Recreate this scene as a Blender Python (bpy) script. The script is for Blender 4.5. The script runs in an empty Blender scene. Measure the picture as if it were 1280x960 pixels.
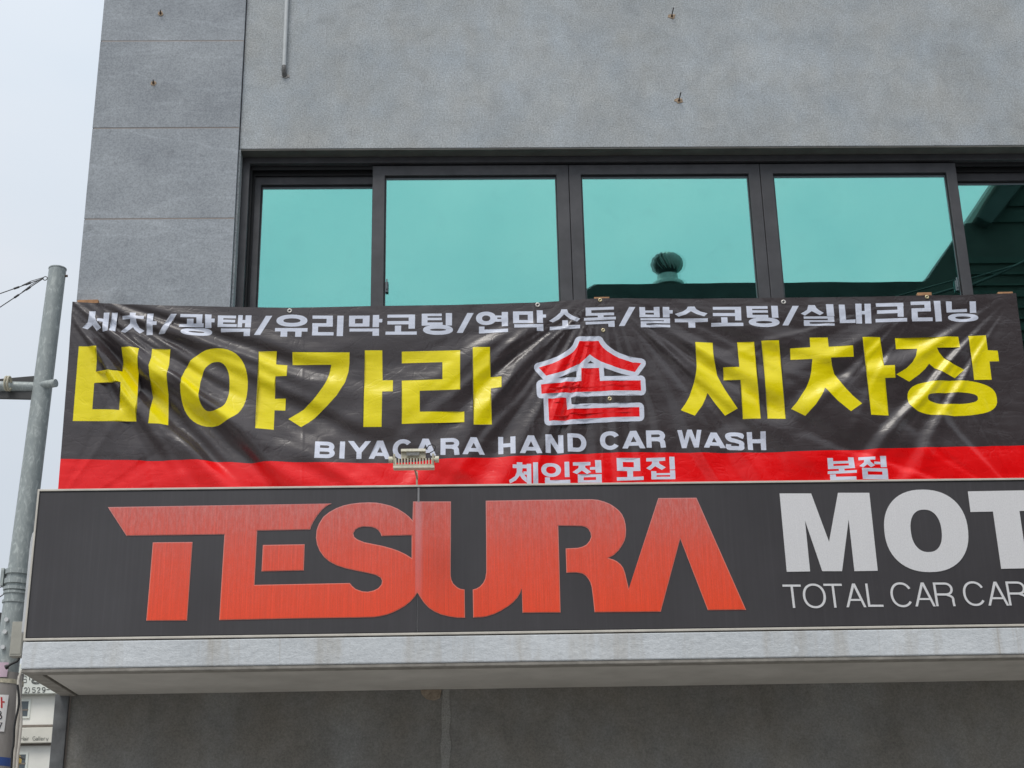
import bpy, bmesh, math, random
import numpy as np
from mathutils import Vector, Matrix
from mathutils.geometry import delaunay_2d_cdt, tessellate_polygon

random.seed(7)
scene = bpy.context.scene
col = scene.collection

# ------------------------------------------------------------------ camera
F_PX = 1847.7                      # focal length for a 1280 px wide frame
CAM = np.array([0.0, -9.7, 1.6])
ROT = np.array([[0.99952422, -0.02404345, -0.01931966],
                [0.00958326, -0.35328509, 0.93546663],
                [-0.0293172, -0.93520669, -0.35288659]])   # camera <- world
cam_d = bpy.data.cameras.new('camera')
cam = bpy.data.objects.new('camera', cam_d)
col.objects.link(cam)
cam_d.sensor_width = 36.0
cam_d.lens = F_PX / 1280 * 36.0
cam_d.clip_start = 0.1
cam_d.clip_end = 3000
cam.matrix_world = Matrix([list(ROT[:, i]) + [CAM[i]] for i in range(3)] + [[0, 0, 0, 1]])
scene.camera = cam

# ------------------------------------------------------------------ world, sun, exposure
SUN_EL, SUN_AZ = math.radians(58), math.radians(205)
world = bpy.data.worlds.new('World')
scene.world = world
world.use_nodes = True
wn, wl = world.node_tree.nodes, world.node_tree.links
wn.clear()
wo = wn.new('ShaderNodeOutputWorld')
bg = wn.new('ShaderNodeBackground')
bg.inputs['Strength'].default_value = 0.1
sky = wn.new('ShaderNodeTexSky')
sky.sky_type = 'NISHITA'
sky.sun_disc = False
sky.sun_elevation = SUN_EL
sky.sun_rotation = SUN_AZ
sky.air_density = 1.0
sky.dust_density = 2.0
tc = wn.new('ShaderNodeTexCoord')
mp = wn.new('ShaderNodeMapping')
mp.inputs['Scale'].default_value = (1.6, 1.6, 4.0)
nz = wn.new('ShaderNodeTexNoise')
nz.inputs['Scale'].default_value = 1.6
nz.inputs['Detail'].default_value = 4
nz.inputs['Roughness'].default_value = 0.45
rp = wn.new('ShaderNodeValToRGB')       # thin cloud sheet: bluish where thin, whiter where thick
rp.color_ramp.elements[0].position = 0.30
rp.color_ramp.elements[0].color = (0.70, 0.785, 0.875, 1)
rp.color_ramp.elements[1].position = 0.66
rp.color_ramp.elements[1].color = (0.83, 0.865, 0.915, 1)
ml = wn.new('ShaderNodeVectorMath')
ml.operation = 'SCALE'
ml.inputs['Scale'].default_value = 9.2
mx = wn.new('ShaderNodeMix')
mx.data_type = 'RGBA'
mx.inputs['Factor'].default_value = 0.9
wl.new(tc.outputs['Generated'], mp.inputs['Vector'])
wl.new(mp.outputs['Vector'], nz.inputs['Vector'])
wl.new(nz.outputs['Fac'], rp.inputs['Fac'])
wl.new(rp.outputs['Color'], ml.inputs[0])
wl.new(sky.outputs['Color'], mx.inputs['A'])
# an overcast sky is brighter overhead than at the skyline
sepz = wn.new('ShaderNodeSeparateXYZ')
mrz = wn.new('ShaderNodeMapRange')
mrz.inputs['From Min'].default_value = 0.0; mrz.inputs['From Max'].default_value = 1.0
mrz.inputs['To Min'].default_value = 6.5; mrz.inputs['To Max'].default_value = 13.2
wl.new(tc.outputs['Generated'], sepz.inputs[0])
wl.new(sepz.outputs['Z'], mrz.inputs['Value'])
wl.new(mrz.outputs['Result'], ml.inputs['Scale'])
wl.new(ml.outputs['Vector'], mx.inputs['B'])
wl.new(mx.outputs['Result'], bg.inputs['Color'])
wl.new(bg.outputs['Background'], wo.inputs['Surface'])

sun_d = bpy.data.lights.new('sun', 'SUN')
sun_d.energy = 1.5
sun_d.angle = math.radians(25)
sun_d.color = (1.0, 0.95, 0.88)
sun = bpy.data.objects.new('sun', sun_d)
col.objects.link(sun)
sv = Vector((math.sin(SUN_AZ) * math.cos(SUN_EL), math.cos(SUN_AZ) * math.cos(SUN_EL), math.sin(SUN_EL)))
sun.rotation_euler = sv.to_track_quat('Z', 'Y').to_euler()
sun.location = (0, -20, 30)

scene.view_settings.view_transform = 'Standard'
scene.view_settings.look = 'None'
scene.view_settings.exposure = 0.12
scene.view_settings.gamma = 1.0
scene.cycles.max_bounces = 6
scene.cycles.diffuse_bounces = 3
scene.cycles.glossy_bounces = 4


# ------------------------------------------------------------------ helpers
def P(x, y, Y):
    """Point of the world plane Y seen in the photograph at (x, y)."""
    d = ROT.T @ np.array([(x - 640) / F_PX, -(y - 480) / F_PX, -1.0])
    t = (Y - CAM[1]) / d[1]
    return CAM + t * d


def PN(pts, Y):
    pts = np.asarray(pts, float)
    d = np.stack([(pts[:, 0] - 640) / F_PX, -(pts[:, 1] - 480) / F_PX, -np.ones(len(pts))], 1) @ ROT
    t = (Y - CAM[1]) / d[:, 1]
    return CAM + t[:, None] * d


def tag(o, label=None, cat=None, group=None, kind=None):
    if label: o['label'] = label
    if cat: o['category'] = cat
    if group: o['group'] = group
    if kind: o['kind'] = kind
    return o


def empty(name, loc=(0, 0, 0), label=None, cat=None, group=None):
    o = bpy.data.objects.new(name, None)
    col.objects.link(o)
    o.location = loc
    o.empty_display_size = 0.2
    return tag(o, label, cat, group)


class MB:
    """Collects shapes and links them as ONE mesh object (world coordinates in)."""
    def __init__(self): self.v, self.f, self.sm = [], [], []

    def add(self, vs, fs, smooth=False):
        n = len(self.v)
        self.v += [tuple(map(float, v)) for v in vs]
        self.f += [tuple(n + i for i in f) for f in fs]
        self.sm += [smooth] * len(fs)
        return self

    def box(self, x0, x1, y0, y1, z0, z1):
        vs = [(x, y, z) for x in (x0, x1) for y in (y0, y1) for z in (z0, z1)]
        return self.add(vs, [(0, 1, 3, 2), (4, 6, 7, 5), (0, 4, 5, 1), (2, 3, 7, 6), (0, 2, 6, 4), (1, 5, 7, 3)])

    def tube(self, pts, r, n=10, caps=True, smooth=True):
        pts = [Vector(p) for p in pts]
        rs = r if isinstance(r, (list, tuple)) else [r] * len(pts)
        rings = []
        up = None
        for i, p in enumerate(pts):
            t = (pts[min(i + 1, len(pts) - 1)] - pts[max(i - 1, 0)]).normalized()
            if up is None:
                a = Vector((0, 0, 1)) if abs(t.z) < 0.9 else Vector((1, 0, 0))
                up = t.cross(a).normalized()
            up = (up - t * up.dot(t)).normalized()
            w = t.cross(up)
            rings.append([p + (up * math.cos(2 * math.pi * k / n) + w * math.sin(2 * math.pi * k / n)) * rs[i] for k in range(n)])
        vs = [v for rg in rings for v in rg]
        fs = [(i * n + k, i * n + (k + 1) % n, (i + 1) * n + (k + 1) % n, (i + 1) * n + k) for i in range(len(pts) - 1) for k in range(n)]
        self.add(vs, fs, smooth)
        if caps:
            self.add(rings[0], [tuple(range(n))[::-1]])
            self.add(rings[-1], [tuple(range(n))])
        return self

    def prism(self, poly, y0, y1):
        """polygon of (x, z) extruded from y0 to y1"""
        n = len(poly)
        vs = [(x, y0, z) for x, z in poly] + [(x, y1, z) for x, z in poly]
        tri = tessellate_polygon([[Vector((x, z, 0)) for x, z in poly]])
        fs = [tuple(t) for t in tri] + [tuple(n + i for i in t[::-1]) for t in tri]
        fs += [(i, (i + 1) % n, n + (i + 1) % n, n + i) for i in range(n)]
        return self.add(vs, fs)

    def build(self, name, mat, parent=None, origin=None, bevel=0.0, seg=2):
        if origin is None:
            a = np.array(self.v)
            origin = ((a[:, 0].min() + a[:, 0].max()) / 2, (a[:, 1].min() + a[:, 1].max()) / 2, a[:, 2].min())
        me = bpy.data.meshes.new(name)
        me.from_pydata([(v[0] - origin[0], v[1] - origin[1], v[2] - origin[2]) for v in self.v], [], self.f)
        for p, s in zip(me.polygons, self.sm): p.use_smooth = s
        bm = bmesh.new(); bm.from_mesh(me)
        bmesh.ops.recalc_face_normals(bm, faces=bm.faces)
        if bevel: bmesh.ops.remove_doubles(bm, verts=bm.verts, dist=1e-5)
        bm.to_mesh(me); bm.free()
        me.materials.append(mat)
        o = bpy.data.objects.new(name, me)
        col.objects.link(o)
        if parent:
            o.parent = parent
            b = parent.matrix_basis.translation.copy()
            pp = parent.parent
            while pp: b += pp.location; pp = pp.parent
            o.location = Vector(origin) - b
        else:
            o.location = origin
        if bevel:
            m = o.modifiers.new('bevel', 'BEVEL')
            m.width = bevel; m.segments = seg; m.limit_method = 'ANGLE'
        return o


def ring_box(mb, x0, x1, z0, z1, wl_, wr, wb, wt, y0, y1):
    """A rectangular frame (no overlapping faces)."""
    o = [(x0, z0), (x1, z0), (x1, z1), (x0, z1)]
    i = [(x0 + wl_, z0 + wb), (x1 - wr, z0 + wb), (x1 - wr, z1 - wt), (x0 + wl_, z1 - wt)]
    vs = [(x, y, z) for y in (y0, y1) for x, z in o + i]
    fs = []
    for k in range(4):
        j = (k + 1) % 4
        fs += [(k, j, 4 + j, 4 + k), (8 + k, 12 + k, 12 + j, 8 + j), (k, 8 + k, 8 + j, j), (4 + k, 4 + j, 12 + j, 12 + k)]
    return mb.add(vs, fs)


# ------------------------------------------------------------------ materials
class Mat:
    def __init__(self, name, base=(0.5, 0.5, 0.5), rough=0.6, metal=0.0, spec=0.5, ior=None):
        self.m = bpy.data.materials.new(name)
        self.m.use_nodes = True
        self.n, self.l = self.m.node_tree.nodes, self.m.node_tree.links
        self.b = self.n['Principled BSDF']
        self.b.inputs['Base Color'].default_value = (*base, 1)
        self.b.inputs['Roughness'].default_value = rough
        self.b.inputs['Metallic'].default_value = metal
        self.b.inputs['Specular IOR Level'].default_value = spec
        if ior: self.b.inputs['IOR'].default_value = ior
        self.tc = self.n.new('ShaderNodeTexCoord')
        self.h = None

    def coords(self, scale=(1, 1, 1), rot=(0, 0, 0), world=False):
        m = self.n.new('ShaderNodeMapping')
        m.inputs['Scale'].default_value = scale
        m.inputs['Rotation'].default_value = rot
        if world:
            g = self.n.new('ShaderNodeNewGeometry')
            self.l.new(g.outputs['Position'], m.inputs['Vector'])
        else:
            self.l.new(self.tc.outputs['Object'], m.inputs['Vector'])
        return m.outputs['Vector']

    def noise(self, vec, scale, detail=4, rough=0.55, dist=0.0):
        t = self.n.new('ShaderNodeTexNoise')
        t.inputs['Scale'].default_value = scale
        t.inputs['Detail'].default_value = detail
        t.inputs['Roughness'].default_value = rough
        t.inputs['Distortion'].default_value = dist
        self.l.new(vec, t.inputs['Vector'])
        return t.outputs['Fac']

    def ramp(self, fac, stops):
        r = self.n.new('ShaderNodeValToRGB')
        els = r.color_ramp.elements
        while len(els) < len(stops): els.new(0.5)
        for e, (p, c) in zip(els, stops):
            e.position = p
            e.color = (*c, 1) if not isinstance(c, (int, float)) else (c, c, c, 1)
        self.l.new(fac, r.inputs['Fac'])
        return r.outputs['Color']

    def mix(self, a, b, fac, mode='MIX'):
        x = self.n.new('ShaderNodeMix')
        x.data_type = 'RGBA'
        x.blend_type = mode
        for s, v in (('A', a), ('B', b)):
            if isinstance(v, (tuple, list)): x.inputs[s].default_value = (*v, 1)
            else: self.l.new(v, x.inputs[s])
        if isinstance(fac, (int, float)): x.inputs['Factor'].default_value = fac
        else: self.l.new(fac, x.inputs['Factor'])
        return x.outputs['Result']

    def color(self, c): self.l.new(c, self.b.inputs['Base Color']); return self
    def rough(self, c): self.l.new(c, self.b.inputs['Roughness']); return self

    def bump(self, h, strength, dist):
        b = self.n.new('ShaderNodeBump')
        b.inputs['Strength'].default_value = strength
        b.inputs['Distance'].default_value = dist
        self.l.new(h, b.inputs['Height'])
        if self.h is not None: self.l.new(self.h, b.inputs['Normal'])
        self.h = b.outputs['Normal']
        self.l.new(self.h, self.b.inputs['Normal'])
        return self


def plaster_mat(name, lo, hi, speck=1.0, streak=0.5, stain=(0.2, 0.19, 0.17), tint=1.0):
    m = Mat(name, rough=0.9, spec=0.25)
    w = m.coords(world=True)
    base = m.ramp(m.noise(w, 1.1, 7, 0.62), [(0.3, lo), (0.7, hi)])
    ws = m.coords((2.2, 2.2, 0.8), world=True)
    st = m.ramp(m.noise(ws, 1.7, 6, 0.6), [(0.42, 1.0), (0.75, 0.0)])
    c = m.mix(base, m.mix(base, stain, 0.6), st)
    c2 = m.mix(base, c, streak)
    fine = m.ramp(m.noise(w, 88, 2, 0.8), [(0.30, 0.58), (0.5, 1.0), (0.70, 1.38)])
    patch = m.ramp(m.noise(w, 5.5, 5, 0.7, 0.8), [(0.3, 0.88), (0.5, 1.0), (0.7, 1.10)])
    c2 = m.mix(c2, patch, 1.0, 'MULTIPLY')
    blue = m.ramp(m.noise(w, 2.3, 4, 0.6), [(0.35, (1.02, 1.0, 0.97)), (0.65, (0.975, 1.0, 1.03))])
    c2 = m.mix(c2, blue, 1.0, 'MULTIPLY')
    c3 = m.mix(c2, fine, 0.8 * speck, 'MULTIPLY')
    dark = m.ramp(m.noise(w, 24, 2, 0.5), [(0.68, 1.0), (0.8, 0.72)])
    m.color(m.mix(c3, dark, 0.6, 'MULTIPLY'))
    m.bump(m.noise(w, 45, 5, 0.65), 0.45, 0.004)
    m.bump(m.noise(w, 5, 4, 0.5), 0.25, 0.01)
    return m.m


M_PLASTER = plaster_mat('grey_plaster', (0.385, 0.42, 0.445), (0.505, 0.545, 0.575), stain=(0.37, 0.365, 0.35), streak=0.6)
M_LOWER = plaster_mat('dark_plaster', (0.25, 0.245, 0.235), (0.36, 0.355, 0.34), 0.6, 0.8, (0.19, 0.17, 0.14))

m = Mat('grey_stone', rough=0.75, spec=0.35)
w = m.coords(world=True)
c = m.ramp(m.noise(w, 2.2, 6, 0.55), [(0.3, (0.295, 0.32, 0.35)), (0.72, (0.395, 0.425, 0.455))])
oi = m.n.new('ShaderNodeObjectInfo')
tone = m.ramp(oi.outputs['Random'], [(0.0, 0.86), (1.0, 1.10)])
c = m.mix(c, tone, 1.0, 'MULTIPLY')
c = m.mix(c, m.ramp(m.noise(w, 85, 2, 0.75), [(0.3, 0.72), (0.7, 1.26)]), 0.8, 'MULTIPLY')
c = m.mix(c, m.ramp(m.noise(m.coords((1, 1, 0.8), (0, 0.6, 0), world=True), 3.5, 3, 0.5), [(0.62, 1.0), (0.75, 0.78)]), 0.7, 'MULTIPLY')
wv = m.ramp(m.noise(m.coords((0.5, 1, 3.2), (0, 0.5, 0), world=True), 1.1, 4, 0.5, 0.3), [(0.488, 1.0), (0.505, 1.45), (0.522, 1.0)])
blot = m.ramp(m.noise(w, 7.5, 3, 0.5), [(0.64, 1.0), (0.74, 0.80)])
c = m.mix(c, blot, 0.9, 'MULTIPLY')
m.color(m.mix(c, wv, 0.28, 'MULTIPLY'))
m.bump(m.noise(w, 90, 4, 0.6), 0.25, 0.002)
M_STONE = m.m

m = Mat('joint_mortar', (0.36, 0.31, 0.28), 0.95)
M_JOINT = m.m

m = Mat('painted_ledge', rough=0.55, spec=0.4)
w = m.coords(world=True)
c = m.ramp(m.noise(w, 2.0, 6, 0.6), [(0.3, (0.60, 0.63, 0.655)), (0.7, (0.74, 0.77, 0.795))])
rust = m.ramp(m.noise(m.coords((2.6, 1, 0.35), world=True), 1.9, 6, 0.62), [(0.50, 0.0), (0.72, 1.0)])
c = m.mix(c, (0.42, 0.37, 0.29), m.mix((0, 0, 0), rust, 0.6))
run = m.ramp(m.noise(m.coords((9, 1, 0.25), world=True), 2.0, 5, 0.7), [(0.60, 0.0), (0.82, 1.0)])
c = m.mix(c, (0.33, 0.25, 0.15), m.mix((0, 0, 0), m.mix(run, m.ramp(m.noise(w, 1.1, 2), [(0.5, 0.0), (0.6, 1.0)]), 1.0, 'MULTIPLY'), 0.5))
c = m.mix(c, m.ramp(m.noise(w, 40, 4, 0.7), [(0.3, 0.90), (0.7, 1.07)]), 1.0, 'MULTIPLY')
g = m.n.new('ShaderNodeNewGeometry')
sp = m.n.new('ShaderNodeSeparateXYZ')
m.l.new(g.outputs['Position'], sp.inputs[0])
edge = m.n.new('ShaderNodeMapRange')
edge.inputs['From Min'].default_value = 3.33; edge.inputs['From Max'].default_value = 3.372
m.l.new(sp.outputs['Z'], edge.inputs['Value'])
chip = m.mix((0, 0, 0), m.ramp(m.noise(m.coords((1, 1, 2), world=True), 9, 5, 0.7), [(0.42, 0.0), (0.6, 1.0)]), edge.outputs['Result'])
c = m.mix(c, (0.34, 0.32, 0.29), chip)
fl = m.ramp(m.noise(w, 14, 3, 0.5), [(0.70, 0.0), (0.73, 1.0)])
c = m.mix(c, (0.74, 0.77, 0.8), m.mix((0, 0, 0), fl, 0.6))
m.color(c)
m.bump(m.noise(m.coords((1, 1, 1.6), world=True), 16, 6, 0.7), 0.8, 0.008)
m.bump(m.noise(m.coords((3, 1, 0.5), world=True), 30, 3, 0.6), 0.3, 0.002)
M_LEDGE = m.m

m = Mat('ledge_underside', rough=0.85)
w = m.coords(world=True)
m.color(m.ramp(m.noise(w, 3, 6, 0.6), [(0.3, (0.50, 0.475, 0.435)), (0.7, (0.64, 0.61, 0.565))]))
m.bump(m.noise(w, 30, 4, 0.6), 0.3, 0.003)
M_UNDER = m.m
M_GAP = Mat('dark_gap', (0.02, 0.02, 0.02), 0.9).m

m = Mat('window_alloy', (0.06, 0.06, 0.067), 0.42, 0.0, 0.5)
w = m.coords(world=True)
m.color(m.ramp(m.noise(w, 6, 5, 0.6), [(0.3, (0.052, 0.052, 0.058)), (0.75, (0.085, 0.085, 0.093))]))
m.rough(m.ramp(m.noise(w, 25, 3, 0.6), [(0.3, 0.38), (0.7, 0.6)]))
M_ALLOY = m.m
M_TRACK = Mat('track_black', (0.012, 0.012, 0.014), 0.6).m
M_GASKET = Mat('pane_spacer', (0.14, 0.17, 0.19), 0.5).m

m = Mat('teal_mirror_glass', (0.155, 0.57, 0.545), 0.0, 1.0)
w = m.coords(world=True)
m.color(m.mix(m.ramp(m.noise(w, 1.2, 3, 0.5), [(0.3, (0.26, 0.62, 0.58)), (0.7, (0.32, 0.68, 0.625))]),
              m.ramp(m.noise(w, 7, 4, 0.7), [(0.55, 1.0), (0.8, 0.94)]), 1.0, 'MULTIPLY'))
m.bump(m.noise(w, 1.3, 2, 0.4), 0.035, 0.01)
M_GLASS = m.m
# clear outer pane: passes most light, mirrors a little of its own (the faint second image)
m = Mat('clear_outer_glass')
gl = m.n.new('ShaderNodeBsdfGlossy'); gl.inputs['Roughness'].default_value = 0.0; gl.inputs['Color'].default_value = (0.45, 0.9, 0.82, 1)
tr = m.n.new('ShaderNodeBsdfTransparent'); tr.inputs['Color'].default_value = (0.97, 1.0, 0.99, 1)
mxs = m.n.new('ShaderNodeMixShader'); mxs.inputs['Fac'].default_value = 0.07
m.l.new(tr.outputs[0], mxs.inputs[1]); m.l.new(gl.outputs[0], mxs.inputs[2])
m.l.new(mxs.outputs[0], m.n['Material Output'].inputs['Surface'])
M_CLEAR = m.m

m = Mat('galvanised_steel', rough=0.5, metal=0.15, spec=0.4)
w = m.coords((1, 1, 0.45))
m.color(m.ramp(m.noise(w, 22, 3, 0.6, 1.2), [(0.35, (0.30, 0.335, 0.335)), (0.54, (0.355, 0.39, 0.385)), (0.68, (0.50, 0.54, 0.525))]))
m.rough(m.ramp(m.noise(w, 20, 3), [(0.3, 0.4), (0.7, 0.65)]))
M_GALV = m.m
m = Mat('pole_concrete', rough=0.9)
m.color(m.ramp(m.noise(m.coords((1, 1, 0.4)), 6, 6, 0.6), [(0.3, (0.25, 0.23, 0.215)), (0.7, (0.36, 0.34, 0.32))]))
m.bump(m.noise(m.coords(), 60, 4), 0.4, 0.004)
M_CONC = m.m


def plain(name, c, rough=0.6, metal=0.0, var=0.12, scale=8, spec=0.5):
    m = Mat(name, c, rough, metal, spec)
    lo = tuple(x * (1 - var) for x in c); hi = tuple(min(1, x * (1 + var)) for x in c)
    m.color(m.ramp(m.noise(m.coords(), scale, 5, 0.6), [(0.3, lo), (0.7, hi)]))
    return m.m


M_DARKMETAL = plain('dark_metal', (0.05, 0.05, 0.05), 0.5)
M_RUST = plain('rusty_iron', (0.10, 0.06, 0.04), 0.8, 0, 0.5, 60)
M_MARK = plain('rust_halo', (0.40, 0.30, 0.21), 0.9, 0, 0.6, 60)
M_SCREWTIP = plain('bolt_shank', (0.05, 0.045, 0.045), 0.5)
M_PIPE = plain('grey_conduit', (0.56, 0.59, 0.60), 0.45, 0, 0.15)
M_WOOD = plain('bare_wood', (0.45, 0.24, 0.12), 0.8, 0, 0.25, 30)
M_CREAM = plain('lamp_cream', (0.72, 0.68, 0.54), 0.5, 0, 0.18, 40)
M_CREAMD = plain('lamp_cast_metal', (0.50, 0.46, 0.35), 0.55, 0, 0.25, 40)
M_BLACK = plain('black_rubber', (0.015, 0.015, 0.015), 0.5)
M_BRASS = plain('brass_grommet', (0.72, 0.62, 0.38), 0.35, 0.6)
M_ZINC = plain('pale_grommet', (0.75, 0.72, 0.68), 0.35, 0.4)
M_TRIM = plain('sign_trim_cream', (0.66, 0.62, 0.55), 0.45, 0, 0.12)
M_WHITEBOX = plain('white_plastic', (0.62, 0.63, 0.64), 0.4)
M_BOX = plain('beige_box', (0.40, 0.39, 0.34), 0.6)
M_PINK = plain('pink_notice', (0.62, 0.47, 0.56), 0.7)
M_PAPER = plain('white_plate', (0.78, 0.77, 0.76), 0.6, 0, 0.05)
M_REDINK = plain('red_ink', (0.55, 0.03, 0.03), 0.6)
M_BLACKINK = plain('black_ink', (0.03, 0.03, 0.03), 0.6)
M_FARWALL = plain('cream_render', (0.84, 0.82, 0.75), 0.85, 0, 0.08, 0.6)
M_FARSIGN = plain('far_sign_panel', (0.78, 0.80, 0.73), 0.7, 0, 0.08, 1)
M_FARSIGN2 = plain('far_sign_panel_beige', (0.74, 0.71, 0.62), 0.7, 0, 0.06, 1)
M_FARTRIM = plain('far_brown_trim', (0.22, 0.19, 0.16), 0.8)
M_FARGLASS = plain('far_glass', (0.10, 0.12, 0.13), 0.15)
M_YELLOWP = plain('yellow_paint', (0.70, 0.42, 0.03), 0.5)
M_BLUE = plain('blue_band', (0.04, 0.09, 0.30), 0.5)
M_CABLEW = plain('cream_cable', (0.60, 0.56, 0.50), 0.5)
M_OPPW = plain('opposite_brick', (0.040, 0.036, 0.032), 0.9, 0, 0.3, 1.5)
M_OPPS = plain('opposite_siding', (0.028, 0.030, 0.026), 0.8, 0, 0.25, 1.0)
M_OPPR = plain('opposite_roof', (0.035, 0.034, 0.034), 0.8, 0, 0.3, 2)
M_VENT = plain('vent_metal', (0.34, 0.34, 0.33), 0.5, 0.0, 0.2)
m = Mat('asphalt', rough=0.95)
w = m.coords(world=True)
m.color(m.ramp(m.noise(w, 40, 5, 0.7), [(0.3, (0.045, 0.045, 0.047)), (0.7, (0.075, 0.075, 0.075))]))
M_ASPH = m.m
M_PAVE = plain('pale_paving', (0.38, 0.37, 0.35), 0.9, 0, 0.12, 3)
M_LINE = plain('road_paint', (0.75, 0.75, 0.72), 0.7)


# banner vinyl: one printed sheet, an ink per region
def vinyl(name, c, ior=1.5):
    m = Mat(name, c, 0.33, 0.0, 0.5, ior)
    w = m.coords(world=True)
    lo = tuple(x * 0.93 for x in c); hi = tuple(min(1, x * 1.05) for x in c)
    m.color(m.ramp(m.noise(w, 3, 5, 0.6), [(0.3, lo), (0.7, hi)]))
    m.rough(m.ramp(m.noise(w, 6, 5, 0.6), [(0.3, 0.22), (0.7, 0.34)]))
    # creases from folding and handling, mostly lying flat across the sheet
    c1 = m.noise(m.coords((0.5, 1, 2.6), (0, 0.12, 0), world=True), 5.0, 6, 0.62, 0.8)
    m.bump(c1, 0.20, 0.014)
    c2 = m.n.new('ShaderNodeTexVoronoi')
    c2.feature = 'DISTANCE_TO_EDGE'
    c2.inputs['Scale'].default_value = 3.4
    dv = m.n.new('ShaderNodeVectorMath'); dv.operation = 'ADD'
    n3 = m.n.new('ShaderNodeTexNoise'); n3.inputs['Scale'].default_value = 3.0
    m.l.new(w, n3.inputs['Vector'])
    m.l.new(m.coords((0.6, 0.02, 1.7), (0, 0.25, 0), world=True), dv.inputs[0])
    m.l.new(n3.outputs['Color'], dv.inputs[1])
    m.l.new(dv.outputs[0], c2.inputs['Vector'])
    m.bump(m.ramp(c2.outputs['Distance'], [(0.0, 0.0), (0.05, 1.0)]), 0.12, 0.004)
    return m.m


V_BLACK = vinyl('vinyl_black', (0.054, 0.043, 0.045), 1.60)
V_YELLOW = vinyl('vinyl_yellow', (0.97, 0.81, 0.002))
V_YEDGE = vinyl('vinyl_pale_yellow', (0.74, 0.70, 0.22))
V_WHITE = vinyl('vinyl_white', (0.72, 0.76, 0.88))
V_RED = vinyl('vinyl_red', (0.98, 0.002, 0.004))
V_SHADOW = vinyl('vinyl_ink_edge', (0.012, 0.010, 0.016))

# ------------------------------------------------------------------ lettering geometry (photo pixels)
def Z(x0, y0, s, pts):
    return [(x0 + x / s, y0 + y / s) for x, y in pts]


def lean(x): return (x - 590) * 2.15e-4


def rect(x0, y0, x1, y1):
    """upright rectangle in the plane of the wall, as it leans in the photograph"""
    ym = (y0 + y1) / 2
    k = lean((x0 + x1) / 2)
    return [[(x + (y - ym) * k, y) for x, y in ((x0, y0), (x1, y0), (x1, y1), (x0, y1))]]


def ell(cx, cy, rx, ry, hx=0, hy=0, n=2.0, N=36, hn=None):
    def ring(a, b, e):
        out = []
        for k in range(N):
            t = 2 * math.pi * k / N
            ct, st = math.cos(t), math.sin(t)
            x = a * math.copysign(abs(ct) ** (2 / e), ct); y = b * math.copysign(abs(st) ** (2 / e), st)
            out.append((cx + x + y * lean(cx), cy + y))
        return out
    r = [ring(rx, ry, n)]
    if hx: r.append(ring(hx, hy, hn or n))
    return r


def box_hole(a, b): return [rect(*a)[0], rect(*b)[0]]


# glyphs of the alphabet in a unit box: list of even-odd shapes
def thick(pts, wx, wy):
    L, R_ = [], []
    for i, p in enumerate(pts):
        a = pts[max(i - 1, 0)]; b = pts[min(i + 1, len(pts) - 1)]
        dx, dy = b[0] - a[0], b[1] - a[1]
        # tangent measured in a space where the brush is round
        tx, ty = dx / wx, dy / wy
        n = math.hypot(tx, ty) or 1
        nx, ny = -ty / n, tx / n
        L.append((p[0] + nx * wx / 2, p[1] + ny * wy / 2)); R_.append((p[0] - nx * wx / 2, p[1] - ny * wy / 2))
    return [L + R_[::-1]]


def arc(cx, cy, rx, ry, a0, a1, n=18, e=2.2):
    o = []
    for k in range(n + 1):
        t = math.radians(a0 + (a1 - a0) * k / n)
        ct, st = math.cos(t), math.sin(t)
        o.append((cx + rx * math.copysign(abs(ct) ** (2 / e), ct), cy + ry * math.copysign(abs(st) ** (2 / e), st)))
    return o


def spline(pts, n=5):
    P_ = [pts[0]] + list(pts) + [pts[-1]]
    o = []
    for i in range(1, len(P_) - 2):
        p0, p1, p2, p3 = P_[i - 1:i + 3]
        for k in range(n):
            t = k / n
            o.append(tuple(0.5 * ((2 * p1[j]) + (-p0[j] + p2[j]) * t + (2 * p0[j] - 5 * p1[j] + 4 * p2[j] - p3[j]) * t * t
                                  + (-p0[j] + 3 * p1[j] - 3 * p2[j] + p3[j]) * t ** 3) for j in (0, 1)))
    o.append(tuple(pts[-1]))
    return o


def quad(a, b, c, d): return [[a, b, c, d]]


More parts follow.
